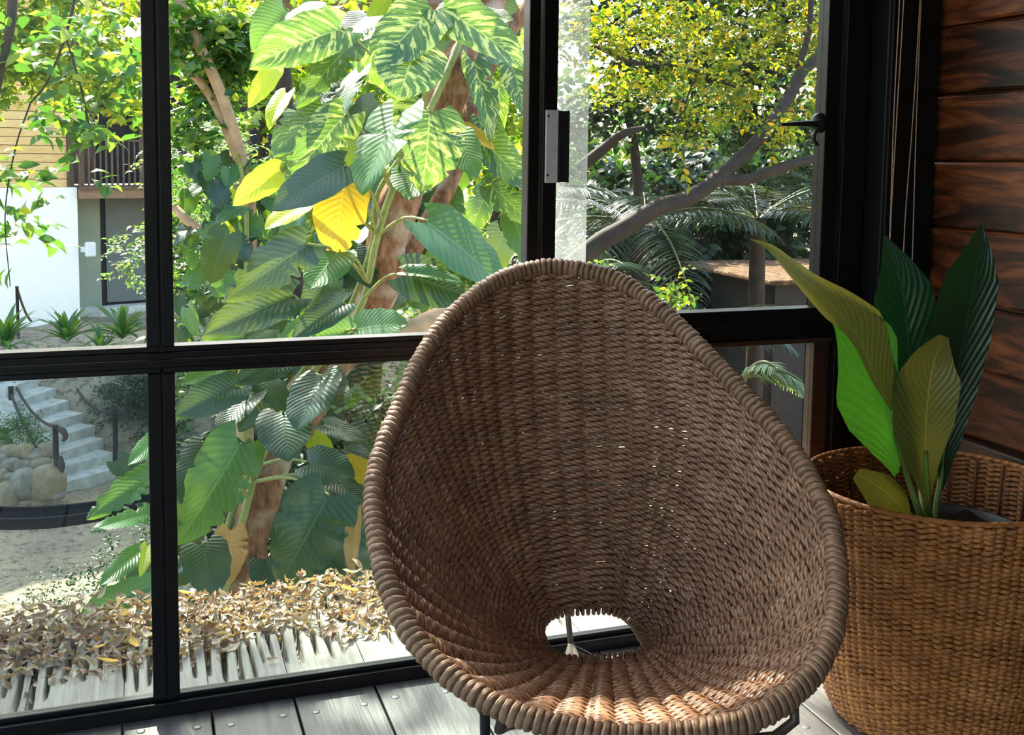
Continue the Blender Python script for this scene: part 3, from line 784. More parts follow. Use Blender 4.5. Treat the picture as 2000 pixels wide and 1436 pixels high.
for i in top:
    mw = Matrix.Translation(Vector(LP[i])) @ Matrix([list(r) for r in RM[i]]).to_4x4() @ Matrix.Diagonal((sz[i],) * 3 + (1,))
    tag(link('dry_leaf', dry_me[i % 5], mw=mw), LLAB(LP[i]), 'leaf', 'dry leaves lying on the ledge')
yl_me = mesh_from('yellow_leaf', *leaf_pts(6, 2, 'ovate', .12, .4, .02, .3, .26), mats=[M['deadyellow']])
for x, y, s, rz, lab in [(232, 1297, .05, 1.4, 'yellow fallen leaf lying on the ledge beside the left window bars, the nearest one'), (265, 1268, .045, .3, 'yellow fallen leaf on the litter just behind the nearest yellow leaf'), (700, 1158, .055, 1.2, 'yellow fallen leaf on the sunlit litter heap by the chair'), (378, 1162, .05, 1.5, 'yellow fallen leaf at the far edge of the litter beside the black mullion'), (205, 1262, .035, 2.5, 'small yellow leaf scrap left of the other yellow leaves')]:
    p = atz(x, y, .03)
    tag(link('yellow_leaf', yl_me, loc=p, rot=(.25, .2, rz), scale=(s,) * 3), lab, 'leaf', 'yellow leaves on the ledge')

# ------------------------------------------------------------------ ground, stairs, stones
ZG = -3.8
def ss_(a, b, x):
    t = np.clip((x - a) / (b - a), 0, 1); return t * t * (3 - 2 * t)
def terrain(x, y):
    rise = ss_(16.6, 20.0, y + .35 * np.sin(x * .9)) * 1.72
    return ZG + rise + .03 * np.sin(x * 3.1 + y * 2.3) + .02 * np.sin(x * 7 - y * 5) + .4 * ss_(26, 40, y)
t = NT('sandy_ground'); pos = t.n('NewGeometry').outputs['Position']
n1 = t.n('TexNoise', None, Vector=pos, Scale=.55, Detail=5, Roughness=.6).outputs[0]
n2 = t.n('TexNoise', None, Vector=pos, Scale=9, Detail=6, Roughness=.7).outputs[0]
n3 = t.n('TexNoise', None, Vector=pos, Scale=34, Detail=3).outputs[0]
c = t.ramp(n1, [(.3, (.17, .15, .12)), (.5, (.33, .27, .19)), (.7, (.42, .32, .19))])
c = t.mix(t.ramp(n2, [(.5, (0, 0, 0)), (.62, (.8, .8, .8))]), c, (.10, .075, .045))
c = t.mix(t.ramp(n3, [(.58, (0, 0, 0)), (.68, (.6, .6, .6))]), c, (.48, .42, .33))
M['ground'] = t.done(t.pbr(c, .9, t.bump(n2, .6, .05), .1))
xs = np.linspace(-16, 40, 160); ys = np.concatenate([np.linspace(-14, 8, 24), np.linspace(8.2, 24, 110), np.linspace(25, 62, 26)])
X, Y = np.meshgrid(xs, ys, indexing='ij')
V = np.stack([X, Y, terrain(X, Y)], -1).reshape(-1, 3)
tag(link('ground', mesh_from('ground', V, grid_faces(len(xs), len(ys)), mats=[M['ground']])), 'sandy garden ground scattered with dry leaves', kind='structure')
t = NT('poured_concrete'); pos = t.n('NewGeometry').outputs['Position']
n2 = t.n('TexNoise', None, Vector=pos, Scale=6, Detail=6, Roughness=.65).outputs[0]
c = t.ramp(n2, [(.3, (.40, .38, .33)), (.55, (.60, .58, .53)), (.75, (.72, .70, .66))])
M['concrete'] = t.done(t.pbr(c, .85, t.bump(n2, .3, .03), .2))
stairs = thing('garden_stairs', 'pale concrete garden stairs climbing the slope beside the boulders', 'stairs')
EDG = [((117,945),(237,911)),((113,915),(218,884)),((104,887),(196,858)),((88,860),(174,834)),((68,834),(154,809)),((48,809),(134,782)),((30,784),(115,756)),((12,759),(97,730)),((-8,734),(80,704))]
for i, (a, b) in enumerate(EDG):
    z = ZG + .15 * (i + 1)
    A = atz(*a, z); B = atz(*b, z); ex_ = nrm(B - A)
    bkv = nrm(np.array([-ex_[1], ex_[0], 0.])); bkv = bkv if bkv[1] > 0 else -bkv
    if i: B = A + ex_ * (1.0 if i < 7 else 1.1)
    Ab, Bb = A + bkv * .55, B + bkv * .55
    V = np.array([A, B, Bb, Ab, A, B, Bb, Ab]); V[4:, 2] -= .30
    V[:4, 2] += np.array([0, 0, .01, .01])
    F = np.array([[0, 1, 2, 3], [7, 6, 5, 4], [0, 4, 5, 1], [1, 5, 6, 2], [2, 6, 7, 3], [3, 7, 4, 0]])
    o = link('step', mesh_from('step', V, F, smooth=False, mats=[M['concrete']]), stairs)
    b_ = o.modifiers.new('bevel', 'BEVEL'); b_.width = .015; b_.segments = 2
# boulders
def m_stone(name, a, b):
    t = NT(name); pos = t.n('NewGeometry').outputs['Position']; r = t.n('ObjectInfo').outputs['Random']
    n = t.n('TexNoise', None, Vector=pos, Scale=8, Detail=6, Roughness=.65).outputs[0]
    c = t.mix(r, a, b); c = t.mix(t.ramp(n, [(.35, (0, 0, 0)), (.7, (.8, .8, .8))]), c, tuple(x * .45 for x in a))
    return t.done(t.pbr(c, .85, t.bump(n, .5, .04), .2))
M['stone'] = m_stone('fieldstone', (.23, .20, .16), (.33, .30, .25))
M['stone_tan'] = m_stone('tan_fieldstone', (.38, .29, .18), (.30, .25, .17))
stones = [(22, 882, 17, 12, 'tan rounded boulder in the top course of the stone wall, nearest the frame edge'), (50, 884, 13, 14, 'upright tan boulder second in the top course of the stone wall'), (69, 890, 15, 10, 'flat grey stone in the top course of the stone wall'), (91, 884, 13, 15, 'tan boulder at the top of the stone wall beside the rope post'), (5, 903, 10, 14, 'grey boulder at the frame edge below the top course'), (21, 909, 15, 14, 'greenish grey round boulder in the second course of the stone wall'), (48, 915, 16, 15, 'smooth grey round boulder in the middle of the stone wall'), (76, 912, 19, 14, 'broad tan boulder in the second course near the stairs'), (6, 931, 8, 12, 'small tan stone at the frame edge in the third course'), (24, 937, 13, 13, 'small grey stone between the larger boulders in the third course'), (48, 950, 21, 25, 'largest smooth blue-grey boulder at the foot of the stone wall'), (92, 940, 26, 26, 'large tan boulder at the foot of the wall beside the stairs'), (13, 967, 18, 22, 'pale tan boulder at the foot of the wall at the frame edge'), (112, 968, 12, 8, 'low stone at the corner of the bottom step'), (238, 880, 12, 15, 'tan boulder behind the rope post right of the stairs'), (258, 868, 14, 14, 'brown boulder on the far bank right of the stairs'), (262, 893, 13, 11, 'small dark boulder at the foot of the far bank')]
for i, (x, y, rx, ry, lab) in enumerate(stones):
    Yd = 15.9 if x < 200 else 17.6
    c_ = aty(x, y, Yd - .004 * (y - 900)); s_ = Yd / F_PX * 1.03
    V, F = blob((0, 0, 0), (rx * s_ * 1.12, rx * s_ * .9, ry * s_ * 1.12), 60 + i, 12, 16, .13)
    tag(link('boulder', mesh_from('boulder', V, F, mats=[M['stone_tan' if 'tan' in lab or 'brown' in lab else 'stone']]), loc=c_), lab, 'boulder', 'boulders beside the stairs')
# rope posts
M['post'] = m_plain('dark_post', (.025, .022, .022), .6, .3, 0, .3)
M['hemp'] = m_plain('dark_rope', (.08, .06, .05), .8, .1, 0, .3)
posts = {}
for nm, x, yt, yb, lab in [('a', 108, 833, 917, 'dark rope post at the foot of the concrete stairs, on the boulder side'), ('b', 224, 800, 905, 'dark rope post on the far side of the stair foot'), ('c', 21, 757, 848, 'dark rope post beside the middle of the stairs'), ('d', 7, 748, 795, 'dark rope post at the upper end of the stairs by the frame edge'), ('e', 33, 561, 655, 'thin dark post standing before the white wall')]:
    Yd = {'a': 15.7, 'b': 17.3, 'c': 18.0, 'd': 19.2, 'e': 20.}[nm]
    a = aty(x, yt, Yd); b = aty(x, yb, Yd); b = np.array([a[0], a[1], b[2]])
    p = thing('rope_post', lab, 'post', 'rope posts along the stairs')
    tube_obj('shaft', [b - [0, 0, .15], a], .038 if nm != 'e' else .026, M['post'], p, 8)
    tube_obj('cap', [a + [0, 0, -.01], a + [0, 0, .015]], .046 if nm != 'e' else .03, M['post'], p, 8)
    if nm == 'a':
        Vq = np.array([a + [.03, -.03, -.02], a + [.10, -.05, -.06], a + [.13, -.05, -.15], a + [.09, -.05, -.20]]); tube_obj('rope_knot', Vq, [.035, .05, .04, .02], M['hemp'], p, 8, n=10)
        Vq = np.array([a + [.05, -.03, -.42], a + [.07, -.05, -.55], a + [.06, -.05, -.66]]); tube_obj('rope_knot', Vq, [.03, .05, .03], M['hemp'], p, 8, n=8)
    posts[nm] = a
def cat(a, b, sag, n=20):
    q = np.linspace(0, 1, n)[:, None]; P = a * (1 - q) + b * q; P[:, 2] -= sag * 4 * (q * (1 - q))[:, 0]; return P
for a, b, sag, lab in [(aty(28, 748, 18.6), posts['a'], .16, 'sagging rope strung down the boulder side of the stairs'), (posts['c'] + [0, 0, -.1], posts['a'] + [-.1, .2, -.6], .12, 'lower sagging rope on the boulder side of the stairs'), (aty(140, 742, 19.0), posts['b'], .22, 'sagging rope on the far side of the stairs'), (posts['e'], aty(62, 628, 20.), .1, 'rope sloping down from the thin post by the white wall')]:
    tag(tube_obj('handrail_rope', cat(a, b, sag), .022, M['hemp'], None, 6), lab, 'rope', 'handrail ropes')
# hammock
M['hammock'] = m_plain('dark_hammock_cloth', (.012, .013, .015), 1.0, 0.0, 0, .3, 14)
ham = thing('hammock', 'dark cloth hammock slung across the sandy yard', 'hammock')
HP = spline([aty(-420, 950, 10.2), aty(-200, 1000, 10.2), aty(-40, 1018, 10.2), aty(90, 1018, 10.2), aty(220, 1000, 10.2), aty(340, 970, 10.2), aty(430, 930, 10.2)], 40)
wq = np.sin(np.linspace(.25, np.pi - .25, 40)) ** .7 * .10
ph = np.linspace(-2.6, -.55, 9)
V = np.stack([HP + np.stack([0 * wq, np.cos(a) * .20 * wq / .1, (np.sin(a) + .8) * wq * 2.6], 1) for a in ph], 1).reshape(-1, 3)
ho = link('sling', mesh_from('sling', V, grid_faces(40, 9), mats=[M['hammock']]), ham)
sm = ho.modifiers.new('solid', 'SOLIDIFY'); sm.thickness = .012
for q in (0, 8): tube_obj('hem', V.reshape(40, 9, 3)[:, q], .018, M['hammock'], ham, 6)
tube_obj('cord', [HP[-1], HP[-1] + [1.2, 1.0, .9]], .015, M['hemp'], ham, 5); tube_obj('cord', [HP[0], HP[0] + [-1.6, .3, .9]], .015, M['hemp'], ham, 5)

# ------------------------------------------------------------------ neighbouring house
M['stucco'] = m_plain('white_stucco', (.94, .90, .83), .9, .2, 0, .04, 4, .1)
M['yboard'] = m_wood('honey_cladding', [(.25, (.60, .34, .11)), (.5, (.80, .52, .20)), (.75, (.88, .64, .32))], scale=(2, 2, 10), rough=.6, spec=.2, bump=.1)
M['dwood'] = m_wood('dark_brown_timber', [(.3, (.06, .035, .022)), (.6, (.15, .09, .06)), (.8, (.22, .14, .10))], scale=(6, 6, 6), rough=.6)
M['fascia'] = m_wood('reddish_fascia', [(.3, (.16, .085, .05)), (.6, (.30, .17, .10)), (.8, (.38, .23, .15))], scale=(2, 2, 8), rough=.6)
M['doorg'] = m_plain('sage_door', (.30, .34, .27), .6, .3, 0, .15, 3)
M['doorg2'] = m_plain('grey_door', (.16, .17, .16), .6, .3, 0, .15, 3)
M['void'] = m_plain('dark_frame_and_unlit_room', (.012, .012, .014), .8)  # near-black frame and shed colour, also painted in for the unlit balcony opening
M['lampw'] = m_plain('white_enamel', (.75, .76, .76), .4)
house = thing('house', 'white stucco house with honey timber upper floor and slatted balcony', 'house')
HO = aty(157, 640, 21.5); HR = math.radians(17)
hmw = Matrix.Translation((HO[0], HO[1], 0)) @ Matrix.Rotation(HR, 4, 'Z')
house.matrix_world = hmw; house.matrix_basis = hmw
# local frame: corner at x=0,y=0; left face runs to -x (facing -y), side face runs to +y... 
def hz(y): return aty(157, y, HO[1])[2]
zb_, zt_, zdt, zrail = hz(650) - .4, hz(366), hz(388), hz(275)
HM = np.array(hmw.inverted())
def hl(x, y, plane):   # pixel onto a local plane: ('y',v) or ('x',v)
    d = ray(x, y); o_ = HM[:3, :3] @ (CAM - np.array([HO[0], HO[1], 0])); o_ = np.array(hmw.inverted() @ Vector(CAM)); dl = HM[:3, :3] @ d
    k_ = 1 if plane[0] == 'y' else 0
    return o_ + dl * (plane[1] - o_[k_]) / dl[k_]
box('lower_wall', (-9, 0, zb_), (0, 6, zt_), M['stucco'], house)
# cladding: boards one by one
nb = 26; bh = (hz(-60) - zt_) / nb
for i in range(nb):
    box('cladding_board', (-9, .06, zt_ + i * bh + .006), (-.14, .10, zt_ + (i + 1) * bh - .006), M['yboard'], house)
box('upper_wall', (-9, .101, zt_), (-.10, 6, hz(-60)), M['dwood'], house)
box('corner_board', (-.16, .02, zt_), (-.04, .12, hz(-60)), M['dwood'], house)
# door recess to the right of the corner, set back
px1 = 7.0
box('side_wall', (0.001, .9, zb_), (px1, 6, zdt), M['stucco'], house)
d0, d1 = .04, 1.02
box('door_frame', (.03, .84, zb_), (px1 * .5, .899, zdt - .02), M['void'], house)
dr = box('door', (.06, .80, hz(612)), (.66, .838, zdt - .02), M['doorg'], house); box('door_rail', (.62, .79, hz(612)), (.70, .80, zdt - .02), M['void'], dr)
box('door', (.72, .80, hz(606)), (1.9, .838, zdt - .02), M['doorg2'], house)
box('plinth', (.001, .5, zb_), (px1, .899, hz(612)), M['concrete'], house)
box('balcony_slab', (.02, -.10, zdt), (px1, 5.5, zt_ - .04), M['fascia'], house)
box('balcony_edge', (.02, -.14, zt_ - .04), (px1, -.02, zt_ + .015), M['dwood'], house)
box('back_wall', (-.1, 2.2, zt_), (px1, 2.4, hz(60)), M['void'], house)  # dark sheet painted as the unlit opening behind the balcony
box('grey_wall', (-.09, 1.9, zt_), (.85, 2.19, hz(60)), M['dwood'], house)
bal = box('baluster', (.08, -.09, zt_), (.115, -.05, zrail), M['dwood'], house)
bx_ = .08
while bx_ < 3.2:
    bx_ += .105
    b2 = bal.copy(); COL.objects.link(b2); b2.location.x = bx_ - .08
box('balcony_rail', (.04, -.10, zrail), (3.4, -.04, zrail + .04), M['dwood'], house)
for x_ in (.02, 1.15, 2.3, 3.3): box('post', (x_, -.08, zt_), (x_ + .07, -.01, hz(90)), M['dwood'], house)
lp = hl(167, 487, ('y', -.02)); lo_ = box('wall_lamp', (lp[0] - .02, -.16, lp[2] - .14), (lp[0] + .16, -.02, lp[2] + .14), M['lampw'], house, .03)
box('lamp_bracket', (lp[0] - .08, -.05, lp[2] - .05), (lp[0] - .02, .02, lp[2] + .05), M['lampw'], lo_)
box('roof', (-10, -.5, hz(-60)), (px1 + 1, 6.5, hz(-60) + .2), M['dwood'], house)

# ------------------------------------------------------------------ vegetation
M['bark'] = None
t = NT('rough_bark'); pos = t.n('NewGeometry').outputs['Position']
st = t.n('VectorMath', {'operation': 'MULTIPLY'}, i0=pos, i1=(1, 1, .35)).outputs[0]
n1 = t.n('TexNoise', None, Vector=st, Scale=22, Detail=6, Roughness=.7).outputs[0]
n2 = t.n('TexNoise', None, Vector=pos, Scale=5, Detail=4).outputs[0]
c = t.ramp(n1, [(.3, (.07, .035, .022)), (.5, (.22, .11, .06)), (.7, (.40, .24, .14))])
c = t.mix(t.ramp(n2, [(.5, (0, 0, 0)), (.68, (.75, .75, .75))]), c, (.42, .36, .28))
M['bark'] = t.done(t.pbr(c, .85, t.bump(n1, .9, .03), .15))
M['palebark'] = m_plain('pale_bark', (.34, .24, .14), .8, .15, 0, .5, 14, .4)
M['darkbark'] = m_plain('dark_grey_bark', (.040, .029, .023), .75, .3, 0, .7, 12, .5)
M['vinestem'] = m_plain('vine_stem', (.20, .24, .07), .5, .4, 0, .4, 30, .2)
G = {}
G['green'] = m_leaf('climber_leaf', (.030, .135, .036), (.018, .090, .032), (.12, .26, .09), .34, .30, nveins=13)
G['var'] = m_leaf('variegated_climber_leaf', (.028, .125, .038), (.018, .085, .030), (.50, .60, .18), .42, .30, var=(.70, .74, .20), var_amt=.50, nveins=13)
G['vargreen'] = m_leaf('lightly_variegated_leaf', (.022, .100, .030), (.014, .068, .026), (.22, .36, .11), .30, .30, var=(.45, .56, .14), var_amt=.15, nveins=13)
G['deep'] = m_leaf('deep_green_climber_leaf', (.009, .050, .022), (.006, .036, .018), (.04, .12, .05), .22, .30, nveins=14)  # dark copy of the climber leaf; shade low down put into its colour
G['blue'] = m_leaf('blue_green_climber_leaf', (.014, .055, .034), (.010, .042, .028), (.05, .12, .07), .20, .26, nveins=14)  # dark blue-green copy, shade of the lower growth put into its colour
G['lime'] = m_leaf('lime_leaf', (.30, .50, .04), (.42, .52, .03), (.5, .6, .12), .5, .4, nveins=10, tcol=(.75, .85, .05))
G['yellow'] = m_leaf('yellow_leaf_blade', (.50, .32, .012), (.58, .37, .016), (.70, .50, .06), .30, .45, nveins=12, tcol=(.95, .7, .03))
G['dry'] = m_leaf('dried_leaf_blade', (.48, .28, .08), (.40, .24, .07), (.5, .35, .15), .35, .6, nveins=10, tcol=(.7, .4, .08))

def big_leaf(split=0, droop=.12, fold=.12, wid=.38, curl=0.0, seed=0, n=30, m=5):
    g = np.random.default_rng(seed)
    v = np.linspace(0, 1, n); a = np.linspace(-1, 1, 2 * m + 1)
    w = wid * np.interp(v, [0, .05, .15, .3, .5, .68, .83, .93, .98, 1], [.52, .78, .95, 1, .94, .78, .52, .27, .10, .01])
    X = np.empty((n, 2 * m + 1)); 
    for sgn in (-1, 1):
        ww = w.copy()
        if split:
            for c_ in np.sort(g.uniform(.22, .86, split)):
                ww = ww * (1 - g.uniform(.2, .5) * np.exp(-((v - c_) / .016) ** 2))
        ww = ww * (1 + .03 * np.sin(v * 25 + g.uniform(0, 6)))
        k = (a * sgn) > -1e-9
        X[:, k] = a[k][None] * ww[:, None]
    aa = np.abs(a)[None]; vv = v[:, None]
    Y = vv - .17 * aa ** 1.7 * (1 - vv) ** 3 + .10 * aa * vv * (1 - vv)
    Z = -droop * vv ** 2 - .03 * (1 - vv) ** 2 + fold * np.abs(X) - .35 * fold * aa ** 3 * wid + .0022 * np.cos((vv - .45 * aa) * 13 * 2 * np.pi) * aa ** .7 + curl * X * vv + .02 * np.sin(vv * 9 + seed) * aa ** 2
    UV = np.stack([np.repeat((a / 2 + .5)[None], n, 0), np.repeat(v[:, None], 2 * m + 1, 1)], -1).reshape(-1, 2)
    return np.stack([X, Y, Z], -1).reshape(-1, 3), grid_faces(n, 2 * m + 1), UV
SHAPES = [big_leaf(s, d, f, .38, c, i) for i, (s, d, f, c) in enumerate([(0, .10, .15, 0), (0, .2, .28, .25), (4, .14, .12, -.2), (6, .22, .2, .1), (0, .05, .45, 0), (3, .3, .1, .3)])]
LM = {}
def leaf_mesh(shape, mat):
    if (shape, mat) not in LM:
        LM[(shape, mat)] = mesh_from('leaf', *SHAPES[shape], mats=[G[mat] if mat in G else M[mat]])
    return LM[(shape, mat)]
def place_leaf(parent, B, T, w, mat, shape, up=.45, tilt=0.0, roll=None, name='leaf'):
    B = np.asarray(B); T = np.asarray(T); y = T - B; L = np.linalg.norm(y); y = y / L
    n0 = nrm(CAM - B) * .75 + np.array([0, 0, up]) + (roll if roll is not None else rng.normal(size=3) * .22)
    x = nrm(np.cross(y, n0)); z = np.cross(x, y)
    sx = w / .76
    R_ = Matrix(((x[0], y[0], z[0], B[0]), (x[1], y[1], z[1], B[1]), (x[2], y[2], z[2], B[2]), (0, 0, 0, 1)))
    return link(name, leaf_mesh(shape, mat), parent, mw=R_ @ Matrix.Diagonal((sx, L, (sx + L) / 2, 1)))

# leaning trunk and its climber
YT = 6.2
TR_PX = [(430, 1290, 0), (455, 1180, 0), (498, 1010, 0), (534, 890, .05), (620, 745, .1), (722, 610, .1), (757, 470, .1), (785, 380, .1), (835, 270, .15), (885, 165, .2), (925, 70, .3), (985, -80, .5), (1040, -300, .9)]
TR = np.array([aty(x, y, YT + d) for x, y, d in TR_PX])
tree = thing('leaning_tree', 'leaning rough-barked trunk wrapped by the big-leaved climber', 'tree')
TRs = spline(TR, 80)
tr_r = .115 + .012 * np.sin(np.linspace(0, 30, 80)) + .008 * np.sin(np.linspace(0, 77, 80)); tr_r *= np.linspace(1.12, .95, 80)
V, F, UV = tube(TRs, tr_r, 14); V = V + rng.normal(size=V.shape) * .004
link('trunk', mesh_from('trunk', V, F, UV, mats=[M['bark']]), tree)
tube_obj('branch', [TRs[30], TRs[36] + [.25, .1, .1], TRs[44] + [.32, .2, .0], TRs[52] + [.30, .3, .1], TRs[62] + [.55, .4, .2]], [.07, .06, .055, .05, .045], M['bark'], tree, 10, n=24)
tube_obj('root', [TRs[0], TRs[0] + [.02, .05, -1.0], TRs[0] + [.0, .1, ZG - TRs[0][2]]], [.13, .15, .2], M['bark'], tree, 12, n=12)
tag(tube_obj('fallen_log', [aty(770, 665, 6.8), aty(820, 640, 6.9), aty(890, 612, 7.1), aty(985, 590, 7.4)], [.07, .085, .09, .08], M['palebark'], None, 12, n=16), 'pale mottled bough lying behind the chair rim', 'bough')

clim = thing('variegated_climber', 'huge green and yellow variegated climber covering the leaning trunk', 'climbing plant')
vine = spline(np.array([aty(x - 22, y, YT + d - .16) for x, y, d in TR_PX]), 60)
tube_obj('vine', vine, .022, M['vinestem'], clim, 8)
vine2 = spline(np.array([aty(x - 40 + 10 * math.sin(y * .03), y, YT + d - .10) for x, y, d in TR_PX[1:10]]), 40)
tube_obj('vine', vine2, .015, M['vinestem'], clim, 7)
def petiole(parent, B, to=None, r=.009):
    k = int(np.argmin(np.linalg.norm(vine - (B if to is None else to), axis=1))); k = max(0, k - 2); S = vine[k]
    if np.linalg.norm(S - B) < .05: return
    mid = (S + B) / 2 + np.array([0, -.05, .09 * np.linalg.norm(S - B)])
    tube_obj('petiole', [S, mid, B], [r * 1.4, r, r * .8], M['vinestem'], parent, 6, n=9)
# base px, tip px, width px, look, shape, depth offset, visible stalk
HERO = [
 (667,54,497,106,100,'var',1,-.35,1), (690,80,583,190,70,'vargreen',3,-.2,1), (844,14,732,125,122,'var',0,-.5,0), (811,92,781,183,134,'var',0,-.65,1), (866,14,1032,112,118,'var',1,-.5,0),
 (779,215,694,360,128,'green',2,-.75,1), (840,216,836,349,150,'var',3,-.72,1), (893,262,930,340,66,'green',0,-.5,1), (674,222,562,350,92,'var',3,-.45,1), (632,205,538,290,92,'vargreen',2,-.3,1),
 (674,322,536,402,84,'blue',0,-.7,1), (672,352,652,484,104,'yellow',5,-.45,1), (835,430,992,552,140,'green',0,-.8,1), (600,476,450,574,92,'blue',3,-.75,1), (662,488,606,556,84,'green',0,-.6,1),
 (790,533,938,585,92,'deep',0,-.72,1), (791,530,905,548,42,'green',4,-.80,0), (573,577,404,640,78,'blue',1,-.6,1), (672,592,576,648,56,'blue',1,-.5,1), (696,642,790,628,78,'green',0,-.7,1), (690,650,560,660,70,'green',1,-.5,1),
 (548,333,464,386,56,'lime',1,-.4,1), (536,132,488,204,40,'lime',0,-.2,0), (560,180,520,235,36,'lime',1,-.1,0), (590,400,520,440,46,'lime',0,-.1,0),
 (927,118,968,262,64,'var',3,-.1,0), (1000,125,1028,215,60,'var',1,-.1,0), (945,232,985,330,62,'vargreen',1,.1,0), (945,272,1032,366,72,'vargreen',0,-.1,0), (960,362,1034,430,64,'vargreen',2,0,0), (900,250,960,280,40,'yellow',1,0,0), (1000,420,1036,520,60,'green',3,0,0), (905,40,1000,30,80,'vargreen',0,-.2,0),
 (815,330,798,380,92,'vargreen',0,-.2,1), (700,140,640,235,70,'vargreen',3,-.05,0), (640,150,600,250,60,'deep',2,0,0), (740,200,690,260,70,'deep',0,-.1,0), (860,370,880,480,84,'vargreen',1,.3,0), (800,400,812,520,70,'deep',0,.3,0), (600,270,548,330,62,'vargreen',0,-.1,0),
 (560,20,500,80,80,'green',1,.1,0), (640,10,560,40,70,'vargreen',0,.1,0), (720,30,660,70,76,'deep',0,.1,0), (690,490,730,560,60,'deep',0,.0,0), (640,545,600,600,70,'deep',1,-.2,0), (520,640,440,690,60,'deep',2,-.4,0), (620,640,640,700,70,'deep',1,-.4,0), (480,660,400,665,46,'green',1,-.5,0),
 (462,754,350,800,68,'blue',1,-.7,1), (494,768,420,840,60,'blue',0,-.6,1), (628,735,576,832,100,'blue',0,-.85,1), (632,728,668,790,66,'deep',0,-.7,0), (553,804,561,892,104,'deep',0,-.8,1), (470,866,356,1058,120,'green',3,-.9,1), (402,870,350,968,70,'blue',1,-.7,1),
 (452,1034,450,1130,62,'dry',2,-.6,0), (395,1062,418,1162,90,'deep',0,-.8,1), (642,966,552,1132,146,'deep',3,-.95,1), (640,935,718,978,56,'deep',0,-.6,1), (600,902,688,926,78,'deep',0,-.6,1), (680,886,736,946,60,'yellow',0,-.3,0), (676,876,735,896,26,'blue',4,-.35,0), (694,1004,680,1116,32,'dry',1,-.4,0), (632,828,710,856,44,'deep',0,-.4,0),
 (600,1020,560,1090,70,'deep',1,-.2,0), (560,700,470,735,60,'blue',1,-.3,0), (520,740,560,810,70,'deep',0,-.3,0), (430,720,360,745,40,'green',0,-.5,0), (680,1040,610,1150,90,'deep',2,-.3,0), (520,1090,560,1180,80,'deep',0,-.3,0), (610,850,650,905,44,'lime',0,0,0),
 (307,922,178,998,58,'green',3,-1.3,0), (310,1000,186,1026,44,'green',2,-1.3,0), (320,846,254,902,40,'green',0,-1.2,0), (274,1076,198,1138,42,'green',0,-1.3,0), (300,1148,158,1200,66,'green',1,-1.3,0), (288,1066,276,1122,24,'lime',4,-1.3,0), (330,1180,250,1170,50,'deep',0,-1.2,0), (320,900,262,880,44,'deep',0,-1.0,0),
]
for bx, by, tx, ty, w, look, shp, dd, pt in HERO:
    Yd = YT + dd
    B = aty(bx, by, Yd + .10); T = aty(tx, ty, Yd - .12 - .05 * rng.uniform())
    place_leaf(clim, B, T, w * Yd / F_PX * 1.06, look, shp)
    if pt: petiole(clim, B)
# filler leaves around the trunk, behind the leaves in front
g = np.random.default_rng(5)
fill = []
for i in range(300):
    k = g.uniform(0, 1); px = np.array([np.interp(k, np.linspace(0, 1, 13), [p[j] for p in TR_PX]) for j in (0, 1)])
    px = px + np.array([g.normal() * (95 if px[1] < 700 else 120) - (40 if px[1] < 650 else 0), g.normal() * 40])
    if px[0] > 1060 or px[1] < -250: continue
    fill.append((px, g.uniform(.30, 1.2)))
for px, dd in fill[:190]:
    ang = g.uniform(.5, 2.7); ln = g.uniform(60, 125); Yd = YT + dd
    up_ = px[1] < 400
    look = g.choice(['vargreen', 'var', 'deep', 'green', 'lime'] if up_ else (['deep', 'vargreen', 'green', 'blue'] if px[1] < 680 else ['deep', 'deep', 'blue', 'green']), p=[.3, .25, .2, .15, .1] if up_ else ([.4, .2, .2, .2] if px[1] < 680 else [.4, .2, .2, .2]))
    B = aty(px[0], px[1], Yd); T = aty(px[0] + math.cos(ang) * ln, px[1] + abs(math.sin(ang)) * ln, Yd - .1)
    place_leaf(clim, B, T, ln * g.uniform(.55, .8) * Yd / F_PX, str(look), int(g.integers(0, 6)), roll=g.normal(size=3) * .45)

# ---- sprays of small leaves -------------------------------------------------
S_T = [leaf_pts(3, 1, 'ovate', c, f, 0, tw, wd) for c, f, tw, wd in [(-.06, .25, .2, .21), (-.12, .4, -.3, .24), (.04, .15, .4, .19)]]
S_W = [leaf_pts(3, 1, 'ovate', c, f, 0, tw, wd) for c, f, tw, wd in [(-.10, .3, .2, .30), (-.15, .4, -.3, .34), (-.05, .2, .4, .27)]]
def sprays(C_, n_leaf, tw_len, leaf_len, g, droop=.3, tmpl=None, spread=.9):
    """twigs at points C_ with paired leaflets: returns P,R,S"""
    N_ = len(C_)
    d = g.normal(size=(N_, 3)); d[:, 2] = d[:, 2] * .5 - droop; d = nrm(d)
    s = nrm(np.cross(d, np.array([0, 0, 1.]) + g.normal(size=(N_, 3)) * .35)); u_ = np.cross(s, d)
    i = np.arange(n_leaf); q = (i + .5) / n_leaf; sg = np.where(i % 2, 1, -1)
    P = C_[:, None] + d[:, None] * (q[None, :, None] * tw_len) + g.normal(size=(N_, n_leaf, 3)) * leaf_len * .1
    y = nrm(d[:, None] * .65 + s[:, None] * (sg * spread)[None, :, None] + g.normal(size=(N_, n_leaf, 3)) * .28 + np.array([0, 0, -.15]))
    z = nrm(u_[:, None] + g.normal(size=(N_, n_leaf, 3)) * .35); x = nrm(np.cross(y, z)); z = np.cross(x, y)
    R_ = np.stack([x, y, z], -1).reshape(-1, 3, 3)
    S = (leaf_len * g.uniform(.65, 1.2, (N_, n_leaf))).ravel()
    return P.reshape(-1, 3), R_, S
